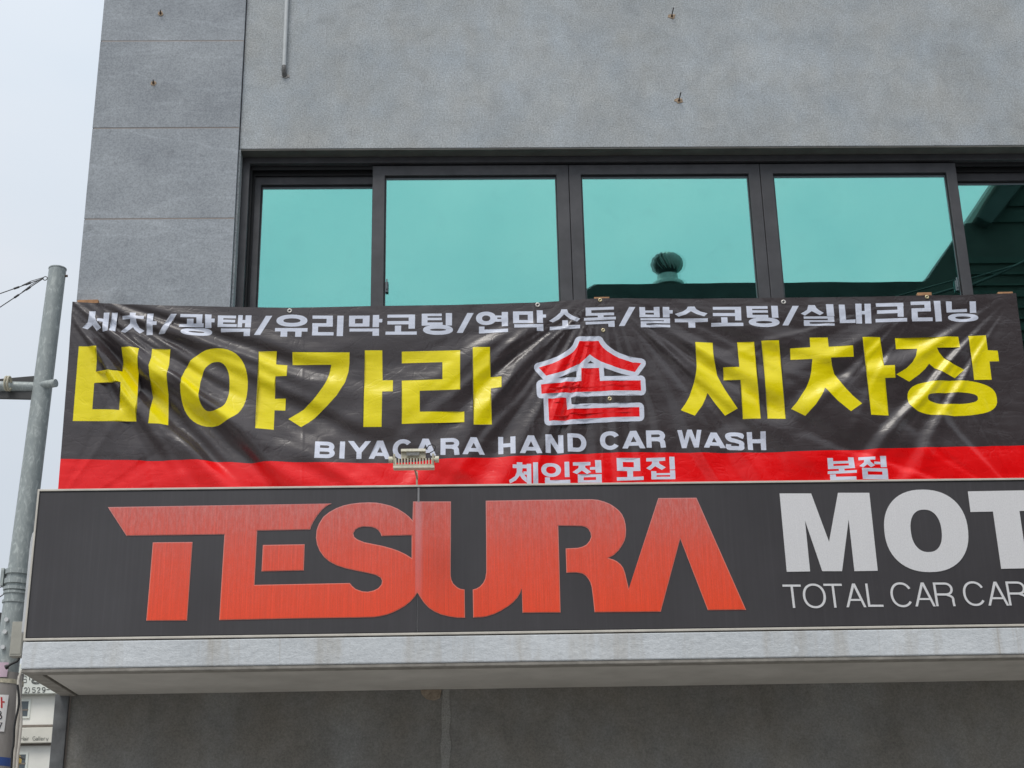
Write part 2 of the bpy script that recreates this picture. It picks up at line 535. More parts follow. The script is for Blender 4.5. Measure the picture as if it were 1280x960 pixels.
def glyph(ch, w, h, seg=False):
    """w, h: stroke widths as shares of the box width and height"""
    r = lambda x0, y0, x1, y1: [[(x0, y0), (x1, y0), (x1, y1), (x0, y1)]]
    def T(pts):
        c = thick(pts, w, h)[0]
        if not seg: return [[c]]
        n = len(pts); L_, R_ = c[:n], c[n:][::-1]
        return [[[L_[k], L_[k + 1], R_[k + 1], R_[k]]] for k in range(n - 1)]
    if ch == 'I': return [r(0, 0, 1, 1)]
    if ch == 'L': return [r(0, 0, w, 1), r(0, 1 - h, 1, 1)]
    if ch == 'T': return [r(0, 0, 1, h), r(.5 - w / 2, 0, .5 + w / 2, 1)]
    if ch == 'H': return [r(0, 0, w, 1), r(1 - w, 0, 1, 1), r(0, .5 - h / 2, 1, .5 + h / 2)]
    if ch == 'E': return [r(0, 0, w, 1), r(0, 0, 1, h), r(0, .49 - h / 2, .93, .49 + h / 2), r(0, 1 - h, 1, 1)]
    if ch == 'N': return [r(0, 0, w, 1), r(1 - w, 0, 1, 1), quad((0, 0), (w * 1.15, 0), (1, 1), (1 - w * 1.15, 1))]
    if ch == 'Y': return [quad((0, 0), (w * 1.15, 0), (.5 + w / 2, .58), (.5 - w / 2, .64)), quad((1, 0), (1 - w * 1.15, 0), (.5 - w / 2, .58), (.5 + w / 2, .64)), r(.5 - w / 2, .56, .5 + w / 2, 1)]
    if ch == 'A':
        return [quad((.5 - w * .6, 0), (.5 + w * .55, 0), (w * 1.05, 1), (0, 1)), quad((.5 - w * .55, 0), (.5 + w * .6, 0), (1, 1), (1 - w * 1.05, 1)), r(.22, .66 - h * .1, .78, .66 + h * .8)]
    if ch == 'W':
        q = .25
        return [quad((0, 0), (w, 0), (q + w * .5, 1), (q - w * .5, 1)), quad((.5 - w * .5, 0), (.5 + w * .45, 0), (q + w * .5, 1), (q - w * .45, 1)),
                quad((.5 - w * .45, 0), (.5 + w * .5, 0), (.75 + w * .45, 1), (.75 - w * .5, 1)), quad((1 - w, 0), (1, 0), (.75 + w * .5, 1), (.75 - w * .5, 1))]
    if ch == 'O': return T(arc(.5, .5, .5 - w / 2, .5 - h / 2, -90, 90, 18, 2.15)) + T(arc(.5, .5, .5 - w / 2, .5 - h / 2, 90, 270, 18, 2.15))
    if ch == 'C': return T(arc(.5, .5, .5 - w / 2, .5 - h / 2, 330, 35, 28, 2.15))
    if ch == 'G': return T(arc(.5, .5, .5 - w / 2, .5 - h / 2, 320, 30, 28, 2.15)) + [r(.55, .5, 1, .5 + h), r(1 - w * .8, .5, 1, 1)]
    if ch == 'D': return [r(0, 0, w, 1)] + T([(w * .8, h / 2)] + arc(.5, .5, .5 - w / 2, .5 - h / 2, -90, 90, 18, 2.1) + [(w * .8, 1 - h / 2)])
    if ch == 'B':
        return [r(0, 0, w, 1)] + T([(w * .8, h / 2)] + arc(.58, .25 + h * .25, .38 - w / 2, .25 - h * .25, -90, 90, 12) + [(w * .8, .5)]) + T([(w * .8, .5)] + arc(.6, .75 - h * .25, .40 - w / 2, .25 - h * .25, -90, 90, 12) + [(w * .8, 1 - h / 2)])
    if ch == 'R':
        return [r(0, 0, w, 1)] + T([(w * .8, h / 2)] + arc(.58, .25 + h * .27, .40 - w / 2, .25 - h * .23, -90, 90, 12) + [(w * .8, .5 + h * .04)]) + T(spline([(.6, .5 + h * .04), (1 - w * .62 - .03, .62), (1 - w * .55 - .01, .82), (1 - w * .5, 1.0)]))
    if ch == 'S':
        return T(spline([(1 - w * .7, .31), (.86, .16), (.5, h / 2), (.16, .16), (.12 + w * .1, .29), (.28, .43), (.55, .5), (.84, .60), (.97 - w / 2, .74), (.82, .90), (.5, 1 - h / 2), (.15, .86), (w * .55, .67)]))
    return []


def word_glyph(ch, x0, x1, y0, y1, wpx, hpx, slope=None, seg=True):
    k = lean((x0 + x1) / 2) if slope is None else slope
    ym = (y0 + y1) / 2
    out = []
    for sh in glyph(ch, wpx / (x1 - x0), hpx / (y1 - y0), seg):
        out.append([[(x0 + a * (x1 - x0) + ((y0 + b * (y1 - y0)) - ym) * k, y0 + b * (y1 - y0)) for a, b in c] for c in sh])
    return out


def ZR(x0, y0, s):
    """helpers bound to a magnified crop of the photograph"""
    def r(a, b, c, d): return rect(x0 + a / s, y0 + b / s, x0 + c / s, y0 + d / s)
    def p(*pts): return [Z(x0, y0, s, pts)]
    def e(cx, cy, rx, ry, hx=0, hy=0, n=2.2): return ell(x0 + cx / s, y0 + cy / s, rx / s, ry / s, hx / s, hy / s, n, 28)
    def h(a, b): return box_hole([x0 + a[0] / s, y0 + a[1] / s, x0 + a[2] / s, y0 + a[3] / s], [x0 + b[0] / s, y0 + b[1] / s, x0 + b[2] / s, y0 + b[3] / s])
    return r, p, e, h


WHITE = []
r, p, e, h = ZR(80, 370, 6.4)          # 세차/광
WHITE += [p((205, 127), (256, 127), (252, 175), (268, 215), (302, 262), (262, 278), (230, 235), (190, 268), (150, 260), (192, 210), (205, 165)),
          r(270, 184, 322, 212), p((320, 135), (365, 135), (358, 290), (312, 290)), p((385, 135), (432, 135), (415, 290), (370, 290)),
          r(530, 137, 576, 162), p((468, 160), (642, 162), (640, 188), (468, 186)),
          p((530, 186), (578, 186), (582, 215), (602, 250), (642, 275), (605, 299), (565, 268), (550, 245), (528, 270), (490, 294), (453, 282), (505, 245), (526, 215)),
          p((668, 142), (718, 142), (708, 308), (657, 308)), r(708, 208, 744, 236), p((858, 150), (906, 150), (805, 302), (755, 302)),
          r(934, 151, 1110, 176), p((1062, 170), (1110, 170), (1105, 228), (1060, 228)), r(985, 188, 1038, 226), r(922, 223, 1118, 250),
          p((1130, 150), (1182, 151), (1180, 256), (1128, 256)), r(1175, 185, 1207, 215), e(1060, 288, 124, 34, 62, 8)]
WHITE += [rect(272.5, 394.5, 279.2, 409), rect(272.5, 394.5, 295, 398), rect(272.5, 400, 294, 403.4), rect(272.5, 405.6, 296, 409.2),   # 택
          rect(297.4, 393.8, 303, 409.4), rect(306.6, 394, 314, 409.4), rect(302, 400, 308, 404), rect(276.2, 411, 312.9, 415.2), rect(304.7, 415, 312.6, 420.4)]
r, p, e, h = ZR(300, 370, 6.4)         # /유리막
WHITE += [p((207, 157), (258, 157), (162, 315), (112, 315)), e(415, 196, 124, 48, 69, 18), r(280, 256, 540, 284), r(325, 282, 378, 327), r(442, 282, 492, 327),
          r(580, 155, 742, 180), r(692, 178, 742, 220), r(578, 216, 742, 243), r(578, 240, 624, 292), r(576, 288, 748, 315), r(776, 155, 826, 320),
          h((872, 155, 1036, 243), (920, 180, 982, 218)), r(1062, 150, 1112, 248), r(1110, 182, 1138, 210), r(876, 259, 1112, 283), r(1060, 280, 1112, 318)]
r, p, e, h = ZR(460, 370, 6.4)         # 코팅/연막
WHITE += [r(155, 148, 376, 172), r(325, 170, 376, 262), r(155, 200, 328, 227), r(215, 237, 265, 288), r(140, 285, 390, 310),
          r(430, 142, 476, 238), r(430, 142, 590, 162), r(430, 175, 590, 195), r(430, 213, 597, 237), r(622, 138, 672, 238), e(560, 272, 120, 40, 64, 9),
          p((795, 137), (845, 137), (758, 296), (710, 296)), e(945, 180, 81, 53, 33, 23), r(1070, 130, 1120, 244),
          h((1008, 158, 1074, 208), (1034, 174, 1066, 187)), r(888, 246, 932, 300), p((888, 271), (1120, 265), (1120, 294), (888, 300))]
WHITE += [box_hole((641.3, 389.8, 666.2, 404.6), (648.8, 394, 659.7, 400.6)), rect(642.8, 406, 679, 410.2)]
r, p, e, h = ZR(650, 370, 6.4)         # 소독/발
WHITE += [r(134, 118, 182, 221), r(180, 152, 208, 178), r(134, 235, 186, 284),
          p((330, 110), (376, 110), (386, 138), (420, 160), (482, 184), (455, 207), (400, 187), (352, 150), (312, 190), (262, 216), (232, 205), (290, 165), (322, 135)),
          r(338, 197, 384, 244), p((238, 250), (480, 232), (480, 260), (238, 277)),
          p((525, 96), (750, 90), (750, 112), (525, 118)), r(525, 98, 570, 158), p((525, 140), (752, 136), (752, 157), (525, 161)),
          r(622, 156, 668, 182), p((512, 178), (766, 168), (766, 190), (512, 200)), p((525, 210), (755, 201), (755, 223), (525, 232)), r(706, 215, 756, 250),
          p((872, 92), (922, 92), (835, 243), (790, 243)),
          r(955, 92, 1001, 172), r(1070, 92, 1116, 172), r(958, 119, 1114, 137), r(955, 152, 1116, 173), p((1140, 92), (1192, 92), (1196, 173), (1143, 173)), r(1190, 118, 1220, 144),
          r(963, 180, 1200, 197), r(1150, 190, 1199, 214), r(965, 205, 1199, 221), r(965, 214, 1010, 240), r(965, 232, 1201, 254)]
r, p, e, h = ZR(840, 360, 6.4)         # 수코팅/실
WHITE += [p((125, 153), (178, 153), (192, 174), (227, 193), (283, 207), (255, 231), (195, 213), (150, 190), (110, 216), (52, 232), (21, 212), (85, 192), (115, 173)),
          r(22, 248, 285, 275), r(131, 272, 186, 318), r(325, 155, 550, 178), p((500, 172), (550, 172), (553, 265), (503, 265)), r(325, 205, 503, 230), r(392, 240, 442, 288), r(313, 284, 568, 310),
          r(595, 150, 640, 242), r(595, 150, 762, 172), r(600, 183, 765, 203), r(600, 220, 768, 243), p((790, 147), (843, 147), (850, 243), (798, 243)), e(735, 278, 124, 38, 66, 10),
          p((962, 147), (1012, 147), (930, 302), (882, 302)),
          p((1088, 142), (1140, 142), (1152, 165), (1175, 185), (1212, 205), (1180, 223), (1115, 190), (1062, 225), (1028, 210), (1078, 180))]
WHITE += [rect(1032.6, 381, 1041.8, 395.8), rect(1004.3, 396.2, 1042.2, 399), rect(1034.5, 398.5, 1042.4, 402), rect(1004.6, 400.7, 1042.4, 403), rect(1004.6, 402.5, 1012, 406), rect(1004.8, 404.9, 1043, 407.6)]
r, p, e, h = ZR(1030, 360, 5.12)       # 내크리닝
WHITE += [p((92, 110), (130, 110), (140, 207), (200, 204), (200, 226), (100, 228)), p((198, 103), (238, 103), (242, 230), (205, 230)), p((257, 103), (297, 103), (302, 230), (262, 230)), r(236, 150, 262, 172),
          p((330, 100), (506, 96), (508, 118), (332, 122)), p((468, 108), (506, 108), (508, 187), (470, 187)), p((338, 145), (474, 141), (474, 163), (338, 167)), p((328, 201), (530, 195), (530, 217), (328, 223)),
          p((552, 89), (678, 86), (680, 108), (554, 111)), p((640, 100), (679, 100), (682, 142), (642, 142)), p((558, 133), (681, 130), (682, 152), (558, 155)), p((558, 150), (596, 150), (600, 205), (560, 205)), p((562, 193), (694, 190), (695, 213), (562, 216)),
          p((700, 85), (742, 84), (754, 214), (714, 216)), p((778, 88), (815, 88), (818, 140), (914, 134), (915, 153), (784, 158)), p((930, 88), (970, 87), (974, 158), (934, 160)), e(890, 190, 97, 27, 50, 9)]

YELLOW = []
r, p, e, h = ZR(80, 420, 6.4)          # 비
YELLOW += [p((120, 85), (190, 83), (265, 90), (260, 190), (255, 283), (360, 282), (462, 275), (463, 190), (468, 103), (540, 106), (608, 112), (603, 200), (598, 300), (590, 480), (578, 682), (330, 684), (72, 682), (84, 520), (95, 380), (106, 240))
           + [Z(80, 420, 6.4, [(243, 378), (455, 373), (448, 480), (438, 588), (228, 588), (236, 480)])],
           p((705, 102), (852, 108), (845, 240), (833, 330), (836, 470), (826, 600), (832, 712), (680, 708), (690, 590), (702, 480), (695, 340), (692, 260), (705, 180))]
YELLOW += [ell(268, 484.2, 41, 47.8, 18.2, 32.5, 2.35, 44)]
r, p, e, h = ZR(260, 420, 6.4)         # 야 가
YELLOW += [p((403, 118), (550, 120), (545, 225), (633, 227), (630, 322), (540, 322), (532, 492), (620, 492), (615, 588), (530, 588), (525, 748), (380, 745)),
           p((677, 132), (1132, 130), (1130, 210), (1122, 280), (1095, 370), (1065, 420), (1030, 475), (950, 560), (850, 645), (800, 685), (742, 722), (640, 657), (760, 580), (850, 500), (920, 410), (950, 355), (968, 300), (985, 225), (675, 225))]
r, p, e, h = ZR(440, 420, 5.818)       # 가 라
YELLOW += [p((93, 103), (220, 103), (222, 320), (298, 320), (297, 405), (220, 405), (215, 662), (82, 662)),
           p((362, 112), (787, 106), (787, 392), (493, 402), (493, 553), (817, 548), (817, 628), (362, 640), (362, 325), (658, 318), (657, 190), (362, 194)),
           p((878, 88), (1003, 88), (1008, 297), (1087, 297), (1087, 380), (1010, 383), (1017, 643), (885, 648))]
r, p, e, h = ZR(840, 410, 5.818)       # 세
YELLOW += [p((167, 105), (297, 105), (298, 180), (306, 245), (330, 340), (355, 400), (385, 455), (430, 525), (475, 590), (388, 633), (320, 550), (260, 468), (245, 510), (222, 560), (165, 640), (63, 600), (95, 555), (125, 500), (160, 400), (172, 340), (178, 280), (174, 190)),
           p((475, 100), (598, 98), (643, 662), (515, 662), (497, 378), (375, 378), (370, 290), (487, 288)),
           p((648, 95), (775, 95), (825, 662), (693, 662))]
L1 = Z(840, 410, 5.818, [(1018, 230), (1012, 310), (1000, 370), (975, 435), (940, 490), (905, 545), (865, 590), (965, 645), (1040, 565), (1075, 510), (1095, 475), (1108, 440)])
YELLOW += [[[(987.3, 436), (1012.4, 434.8), (1011.8, 422.5), (1034.6, 422), (1035.6, 433.9), (1065.3, 433.2), (1066.8, 446.4), (1037.6, 448.6), (1040, 458), (1043.2, 466.7), (1049.4, 477), (1055.5, 485.6),
             (1065, 495.6), (1076.6, 505.6), (1062.5, 515.7), (1046, 502.5), (1037, 493.5)] + L1[::-1] + [(1015, 449.4), (988.2, 449.6)]]]
r, p, e, h = ZR(1040, 400, 5.333)      # 차 장
YELLOW += [p((198, 122), (318, 118), (340, 312), (412, 310), (418, 390), (350, 393), (377, 637), (257, 637)),
           p((420, 120), (840, 113), (850, 185), (697, 188), (712, 215), (745, 252), (810, 300), (880, 335), (818, 388), (730, 345), (685, 318), (648, 290), (622, 325), (580, 365), (512, 415), (423, 370), (490, 330), (530, 290), (555, 245), (567, 193), (427, 193)),
           p((908, 107), (1025, 103), (1037, 203), (1103, 207), (1112, 277), (1048, 278), (1063, 400), (945, 402)),
           ell(1040 + 802 / 5.333, 400 + 523 / 5.333, 296 / 5.333, 117 / 5.333, 168 / 5.333, 38 / 5.333, 2.7, 44)]

RED = []
r, p, e, h = ZR(650, 400, 6.4)         # 손
RED += [p((475, 172), (628, 168), (640, 190), (665, 222), (700, 252), (740, 278), (790, 302), (840, 320), (905, 338), (970, 345), (920, 413), (870, 405), (820, 392), (760, 375), (700, 352), (650, 332), (600, 305), (558, 275), (530, 305), (480, 345), (420, 378), (360, 402), (300, 425), (210, 445), (150, 378), (200, 364), (260, 345), (310, 325), (360, 300), (400, 275), (430, 250), (455, 220)),
        p((490, 385), (632, 382), (640, 487), (965, 482), (970, 563), (700, 568), (400, 582), (172, 592), (168, 515), (330, 500), (490, 492)),
        p((225, 628), (370, 625), (378, 715), (600, 705), (955, 697), (957, 772), (700, 780), (400, 800), (232, 810))]


def capsule(a, b, w, n=6):
    ang = math.atan2(b[1] - a[1], b[0] - a[0])
    o = []
    for c, s in ((b, -90), (a, 90)):
        for k in range(n + 1):
            t = ang + math.radians(s + 180 * k / n)
            o.append((c[0] + w * math.cos(t), c[1] + w * math.sin(t)))
    return [o]


OUTLINE = []
for s in RED:
    c = s[0]
    for i in range(len(c)):
        OUTLINE.append(capsule(c[i], c[(i + 1) % len(c)], 5.9))

r, p, e, h = None, None, None, None


def bx(s, x0, y0, a): return (x0 + a[0] / s, x0 + a[1] / s, y0 + a[2] / s, y0 + a[3] / s)


for ch, a in zip('BIYAGARAH', [(58, 165, 92, 186), (190, 217, 89, 185), (232, 355, 85, 184), (345, 462, 83, 182), (472, 582, 80, 180), (590, 706, 77, 170), (728, 830, 76, 167), (845, 965, 72, 163), (1036, 1128, 65, 159)]):
    WHITE += word_glyph(ch, *bx(4.267, 380, 530, a), 27 / 4.267, 21 / 4.267)
for ch, a in zip('ANDCARWASH', [(105, 206, 52, 131), (220, 300, 47, 128), (318, 402, 43, 123), (462, 552, 32, 114), (560, 663, 30, 108), (668, 754, 28, 105), (808, 915, 27, 106), (921, 1020, 36, 106), (1021, 1104, 36, 116), (1118, 1200, 35, 114)]):
    WHITE += word_glyph(ch, *bx(3.556, 620, 530, a), (20 if ch == 'W' else 23) / 3.556, 18 / 3.556)
r, p, e, h = ZR(620, 530, 3.556)       # 체인점 모집
WHITE += [r(92, 172, 117, 184), r(74, 182, 137, 198), p((92, 196), (118, 196), (116, 214), (136, 240), (137, 262), (116, 245), (106, 230), (88, 252), (62, 266), (58, 252), (84, 234), (92, 215)),
          r(122, 212, 142, 226), r(137, 178, 157, 268), r(165, 172, 187, 268),
          e(245, 203, 44, 31, 22, 16), p((304, 168), (325, 168), (327, 236), (306, 236)), r(218, 236, 240, 260), r(218, 248, 330, 268),
          p((342, 170), (420, 167), (420, 182), (342, 185)), p((368, 182), (396, 182), (398, 192), (424, 212), (405, 220), (382, 205), (360, 222), (340, 214), (366, 195)), r(418, 190, 444, 202), p((440, 160), (467, 160), (470, 216), (443, 216)),
          h((364, 222, 470, 260), (390, 235, 445, 248)),
          h((537, 151, 641, 208), (564, 168, 613, 191)), r(584, 206, 610, 236), p((537, 236), (656, 232), (657, 248), (538, 252)),
          p((668, 151), (752, 148), (752, 163), (668, 166)), p((695, 163), (724, 163), (727, 175), (755, 192), (738, 203), (708, 186), (686, 204), (668, 196), (692, 178)), p((770, 145), (793, 145), (796, 201), (773, 202)),
          r(691, 208, 714, 244), r(774, 205, 797, 242), r(692, 217, 796, 226), r(691, 233, 797, 245)]
r, p, e, h = ZR(960, 530, 4)           # 본점
WHITE += [r(298, 171, 326, 224), r(403, 166, 431, 222), p((300, 188), (430, 183), (430, 196), (300, 201)), p((300, 211), (431, 207), (432, 222), (300, 226)), r(354, 220, 382, 240), p((299, 236), (442, 232), (442, 246), (299, 250)),
          r(311, 252, 340, 275), r(311, 264, 440, 281), p((452, 166), (536, 163), (536, 179), (452, 182)), p((480, 178), (508, 178), (511, 190), (535, 207), (514, 218), (494, 204), (474, 220), (454, 212), (477, 195)),
          r(530, 189, 562, 202), p((560, 160), (590, 159), (594, 216), (564, 216)), h((470, 222, 600, 276), (498, 238, 572, 254))]


# ------------------------------------------------------------------ printing: constrained triangulation
def inside(pts, shapes):
    """even-odd inside test of points against each shape, unioned"""
    res = np.zeros(len(pts), bool)
    X, Y = pts[:, 0], pts[:, 1]
    for sh in shapes:
        allp = np.array([q for c in sh for q in c])
        sel = (X >= allp[:, 0].min()) & (X <= allp[:, 0].max()) & (Y >= allp[:, 1].min()) & (Y <= allp[:, 1].max()) & ~res
        if not sel.any(): continue
        xs, ys = X[sel], Y[sel]
        cr = np.zeros(len(xs), int)
        for c in sh:
            c = np.array(c)
            a, b = c, np.roll(c, -1, 0)
            for (x0, y0), (x1, y1) in zip(a, b):
                if y0 == y1: continue
                m_ = ((y0 > ys) != (y1 > ys)) & (xs < (x1 - x0) * (ys - y0) / (y1 - y0) + x0)
                cr += m_
        res[sel] |= (cr % 2 == 1)
    return res


def printed_sheet(grid, lines, layers):
    """grid: points, lines: extra polylines, layers: list of shape lists in paint order -> verts(px), tris, layer index"""
    vs = [tuple(g) for g in grid]
    es = []
    def addc(c, closed):
        n = len(vs)
        vs.extend(tuple(q) for q in c)
        es.extend((n + i, n + i + 1) for i in range(len(c) - 1))
        if closed: es.append((n + len(c) - 1, n))
    for l_ in lines: addc(l_, False)
    for sh in layers:
        for s in sh:
            for c in s: addc(c, True)
    ov, oe, of, *_ = delaunay_2d_cdt([Vector(v) for v in vs], es, [], 0, 1e-4)
    V_ = np.array([(v.x, v.y) for v in ov]); T = np.array([f for f in of if len(f) == 3])
    cen = V_[T].mean(1)
    idx = np.zeros(len(T), int)
    for k, sh in enumerate(layers): idx[inside(cen, sh)] = k + 1
    return V_, T, cen, idx


# value noise
_rs = np.random.RandomState(5)
_tab = _rs.rand(256, 256)
def vnoise(x, y):
    xi, yi = np.floor(x).astype(int), np.floor(y).astype(int)
    fx, fy = x - xi, y - yi
    fx = fx * fx * (3 - 2 * fx); fy = fy * fy * (3 - 2 * fy)
    g = lambda a, b: _tab[a % 256, b % 256]
    return (g(xi, yi) * (1 - fx) + g(xi + 1, yi) * fx) * (1 - fy) + (g(xi, yi + 1) * (1 - fx) + g(xi + 1, yi + 1) * fx) * fy * 1.0


def win(t, a, b, s):
    return 1 / (1 + np.exp(-(t - a) / s)) * 1 / (1 + np.exp((t - b) / s))


FOLDS = [  # tie x, tie y, angle from, to (deg, clockwise from right), reach px, fold count per rad, amplitude m, seed
    (60, 350, 18, 58, 540, 26, 0.041, 1), (84, 374, 15, 60, 240, 52, 0.005, 7),
    (40, 345, 22, 50, 620, 52, 0.009, 21), (70, 330, 26, 62, 560, 40, 0.010, 22), (752, 340, 20, 150, 420, 46, 0.004, 23),
    (752, 366, 14, 56, 380, 24, 0.019, 2), (752, 366, 98, 158, 320, 21, 0.018, 3), (752, 366, 70, 150, 150, 40, 0.003, 9),
    (1272, 362, 118, 170, 350, 24, 0.012, 4), (1160, 364, 120, 172, 260, 24, 0.006, 5),
    (1290, 640, 185, 250, 330, 22, 0.007, 6), (60, 650, -75, -5, 180, 22, 0.004, 8), (672, 376, 20, 160, 120, 20, 0.004, 11)]


def fold_height(u, v):
    """height of the banner cloth towards the street, metres"""
    D = np.zeros(u.shape)
    for tx, ty, a0, a1, R_, k, A, sd in FOLDS:
        dx, dy = u - tx, v - ty
        r_ = np.hypot(dx, dy) + 1e-6
        th = np.arctan2(dy, dx)
        if a1 > 180: th = np.where(th < 0, th + 2 * np.pi, th)
        n1 = vnoise(th * 5 + sd * 13.7, r_ / 170 + sd * 3.1)
        n2 = vnoise(th * 11 + sd * 7.7, r_ / 260 + sd * 5.3)
        n3 = vnoise(u / 45 + sd * 9.1, v / 45 + sd * 2.3)
        ph = k * th + 5.0 * n1 + 1.0 * n3
        wv_ = np.sin(ph)
        wv_ = wv_ + 0.25 * np.sin(2 * ph + 1.0 + 4 * n2)
        amp = A * (0.35 + 1.2 * n2) * win(th, math.radians(a0), math.radians(a1), 0.07) * np.clip((r_ - 15) / 130, 0, 1) ** 1.3 * np.exp(-(r_ / R_) ** 2.6)
        amp = amp * (0.35 + 0.65 * np.clip((v - 385) / 45, 0, 1))
        D += amp * wv_
    # slack sheet
    D += 0.020 * (vnoise(u / 210 + 3, v / 120 + 8) - .5) + 0.008 * (vnoise(u / 75 + 23, v / 50 + 18) - .5)
    # shallow handling wrinkles lying across
    q = vnoise(u / 60 + v / 160 + 40, v / 17 + 11)
    D += 0.0032 * (q - .5) * (0.4 + vnoise(u / 120 + 5, v / 90 + 77))
    q = vnoise(u / 34 - v / 60 + 90, v / 9 + 31)
    D += 0.0013 * (q - .5)
    q = vnoise(u / 22 + v / 70 + 190, v / 13 - u / 90 + 131)
    D += 0.0016 * np.abs(q - .5) * 2
    # lower hem pushed out a little behind the shop sign, sewn seam of two lengths
    D += 0.004 / (1 + np.exp(-(u - 752) / 0.8))
    for sx in (378, 668): D += 0.0012 * np.exp(-((u - sx) / 1.6) ** 2)
    return D


def top_edge(u):
    return np.interp(u, [60, 91, 200, 362, 470, 560, 672, 742, 760, 860, 1000, 1090, 1158, 1200, 1268, 1300], [377, 378, 382.5, 384.3, 382, 381.5, 378.6, 373.6, 373.4, 374.2, 372.6, 371.2, 369.5, 369.3, 367, 366])


YB = -0.13
t_side = np.linspace(0, 1, 112)
def left_x(v): return 91 + (v - 378) * (-18 / 234.0)
def right_x(v): return 1268 + (v - 367) * (13.0 / 90)
VB = 632
grid = []
NU = 500
for j, t in enumerate(t_side):
    for i in range(NU + 1):
        s = i / NU
        v = 378 + (VB - 378) * t
        u = left_x(v) * (1 - s) + right_x(v) * s
        tv = top_edge(u)
        v = tv + (VB - tv) * t
        if 0 < i < NU and 0 < j < 111:
            u += random.uniform(-.4, .4); v += random.uniform(-.4, .4)
        grid.append((u, v))
top_line = [grid[i] for i in range(NU + 1)]
band = [(60, 573.5), (78, 574), (200, 575.5), (300, 577), (400, 579), (483, 578), (560, 573.5), (660, 570), (780, 565), (900, 566.3), (1000, 564.5), (1100, 561), (1200, 559), (1320, 556.5)]
band_s = [(u, float(np.interp(u, [b[0] for b in band], [b[1] for b in band]))) for u in np.linspace(left_x(574) + .01, right_x(557) - .01, 150)]


def grow(shapes, d):
    """outlines pushed out by d (for a pale rim)"""
    out = []
    for sh in shapes:
        for c in sh:
            for i in range(len(c)): out.append(capsule(c[i], c[(i + 1) % len(c)], d, 2))
    return out


V_, T, cen, idx = printed_sheet(grid, [band_s, top_line], [OUTLINE, RED, YELLOW, WHITE])
keep = cen[:, 1] > top_edge(cen[:, 0]) - 0.02
T, cen, idx = T[keep], cen[keep], idx[keep]
bandv = np.interp(cen[:, 0], [b[0] for b in band], [b[1] for b in band])
matidx = np.choose(idx, [0, 1, 2, 3, 1])
matidx[(idx == 0) & (cen[:, 1] > bandv)] = 2
hgt = lambda U: fold_height(U[:, 0], U[:, 1])
H0 = hgt(V_)
W0 = PN(V_, YB)
eps = 0.6
def surf(uv):
    w_ = PN(np.asarray(uv, float), YB); w_[:, 1] -= hgt(uv); return w_
du = surf(V_ + [eps, 0]) - surf(V_ - [eps, 0]); dv_ = surf(V_ + [0, eps]) - surf(V_ - [0, eps])
NN = np.cross(dv_, du); NN /= np.linalg.norm(NN, axis=1)[:, None]
NN[NN[:, 1] > 0] *= -1
W0[:, 1] -= H0
org = P(670, 630, YB)
me = bpy.data.meshes.new('banner')
me.from_pydata([tuple(a) for a in (W0 - org)], [], [tuple(int(q) for q in t[::-1]) for t in T])
for mt in (V_BLACK, V_WHITE, V_RED, V_YELLOW): me.materials.append(mt)
me.polygons.foreach_set('material_index', matidx.astype(np.int32))
me.polygons.foreach_set('use_smooth', np.ones(len(T), bool))
me.update()
if sum(p_.normal.y for p_ in list(me.polygons)[:500]) > 0: me.flip_normals()
me.normals_split_custom_set_from_vertices([tuple(n) for n in NN])
sheet = bpy.data.objects.new('sheet', me)
col.objects.link(sheet)
banner = empty('banner', tuple(org), 'long black vinyl banner with yellow Korean letters and red lower band across windows', 'banner')
sheet.parent = banner
print('banner tris', len(T))


def child(mb, name, mat, parent, **k): return mb.build(name, mat, parent, **k)


# grommets
def torus(mb, c, R_, r_, n=16, m_=6):
    vs = []; fs = []
    for i in range(n):
        a = 2 * math.pi * i / n
        for j in range(m_):
            b = 2 * math.pi * j / m_
            vs.append((c[0] + (R_ + r_ * math.cos(b)) * math.cos(a), c[1] + r_ * math.sin(b), c[2] + (R_ + r_ * math.cos(b)) * math.sin(a)))
            fs.append((i * m_ + j, i * m_ + (j + 1) % m_, ((i + 1) % n) * m_ + (j + 1) % m_, ((i + 1) % n) * m_ + j))
    mb.add(vs, fs, True)
for x, y, mt in ((362, 388.5, M_ZINC), (672, 381.8, M_ZINC), (979, 378.3, M_ZINC), (750, 375.8, M_BRASS), (753.8, 413.5, M_BRASS), (762, 499, M_BRASS), (1158.3, 371.8, M_BRASS)):
    uv = np.array([[x, y]])
    c = surf(uv)[0]
    R_ = 0.0125 if mt is M_ZINC else 0.010
    mb = MB(); torus(mb, (c[0], c[1] - 0.003, c[2]), R_, 0.0052)
    child(mb, 'grommet', mt, banner)
    mb = MB(); mb.tube([(c[0], c[1] - 0.004, c[2]), (c[0], c[1] + 0.002, c[2])], R_ * 0.6, 10)
    child(mb, 'grommet_hole', M_DARKMETAL, banner)

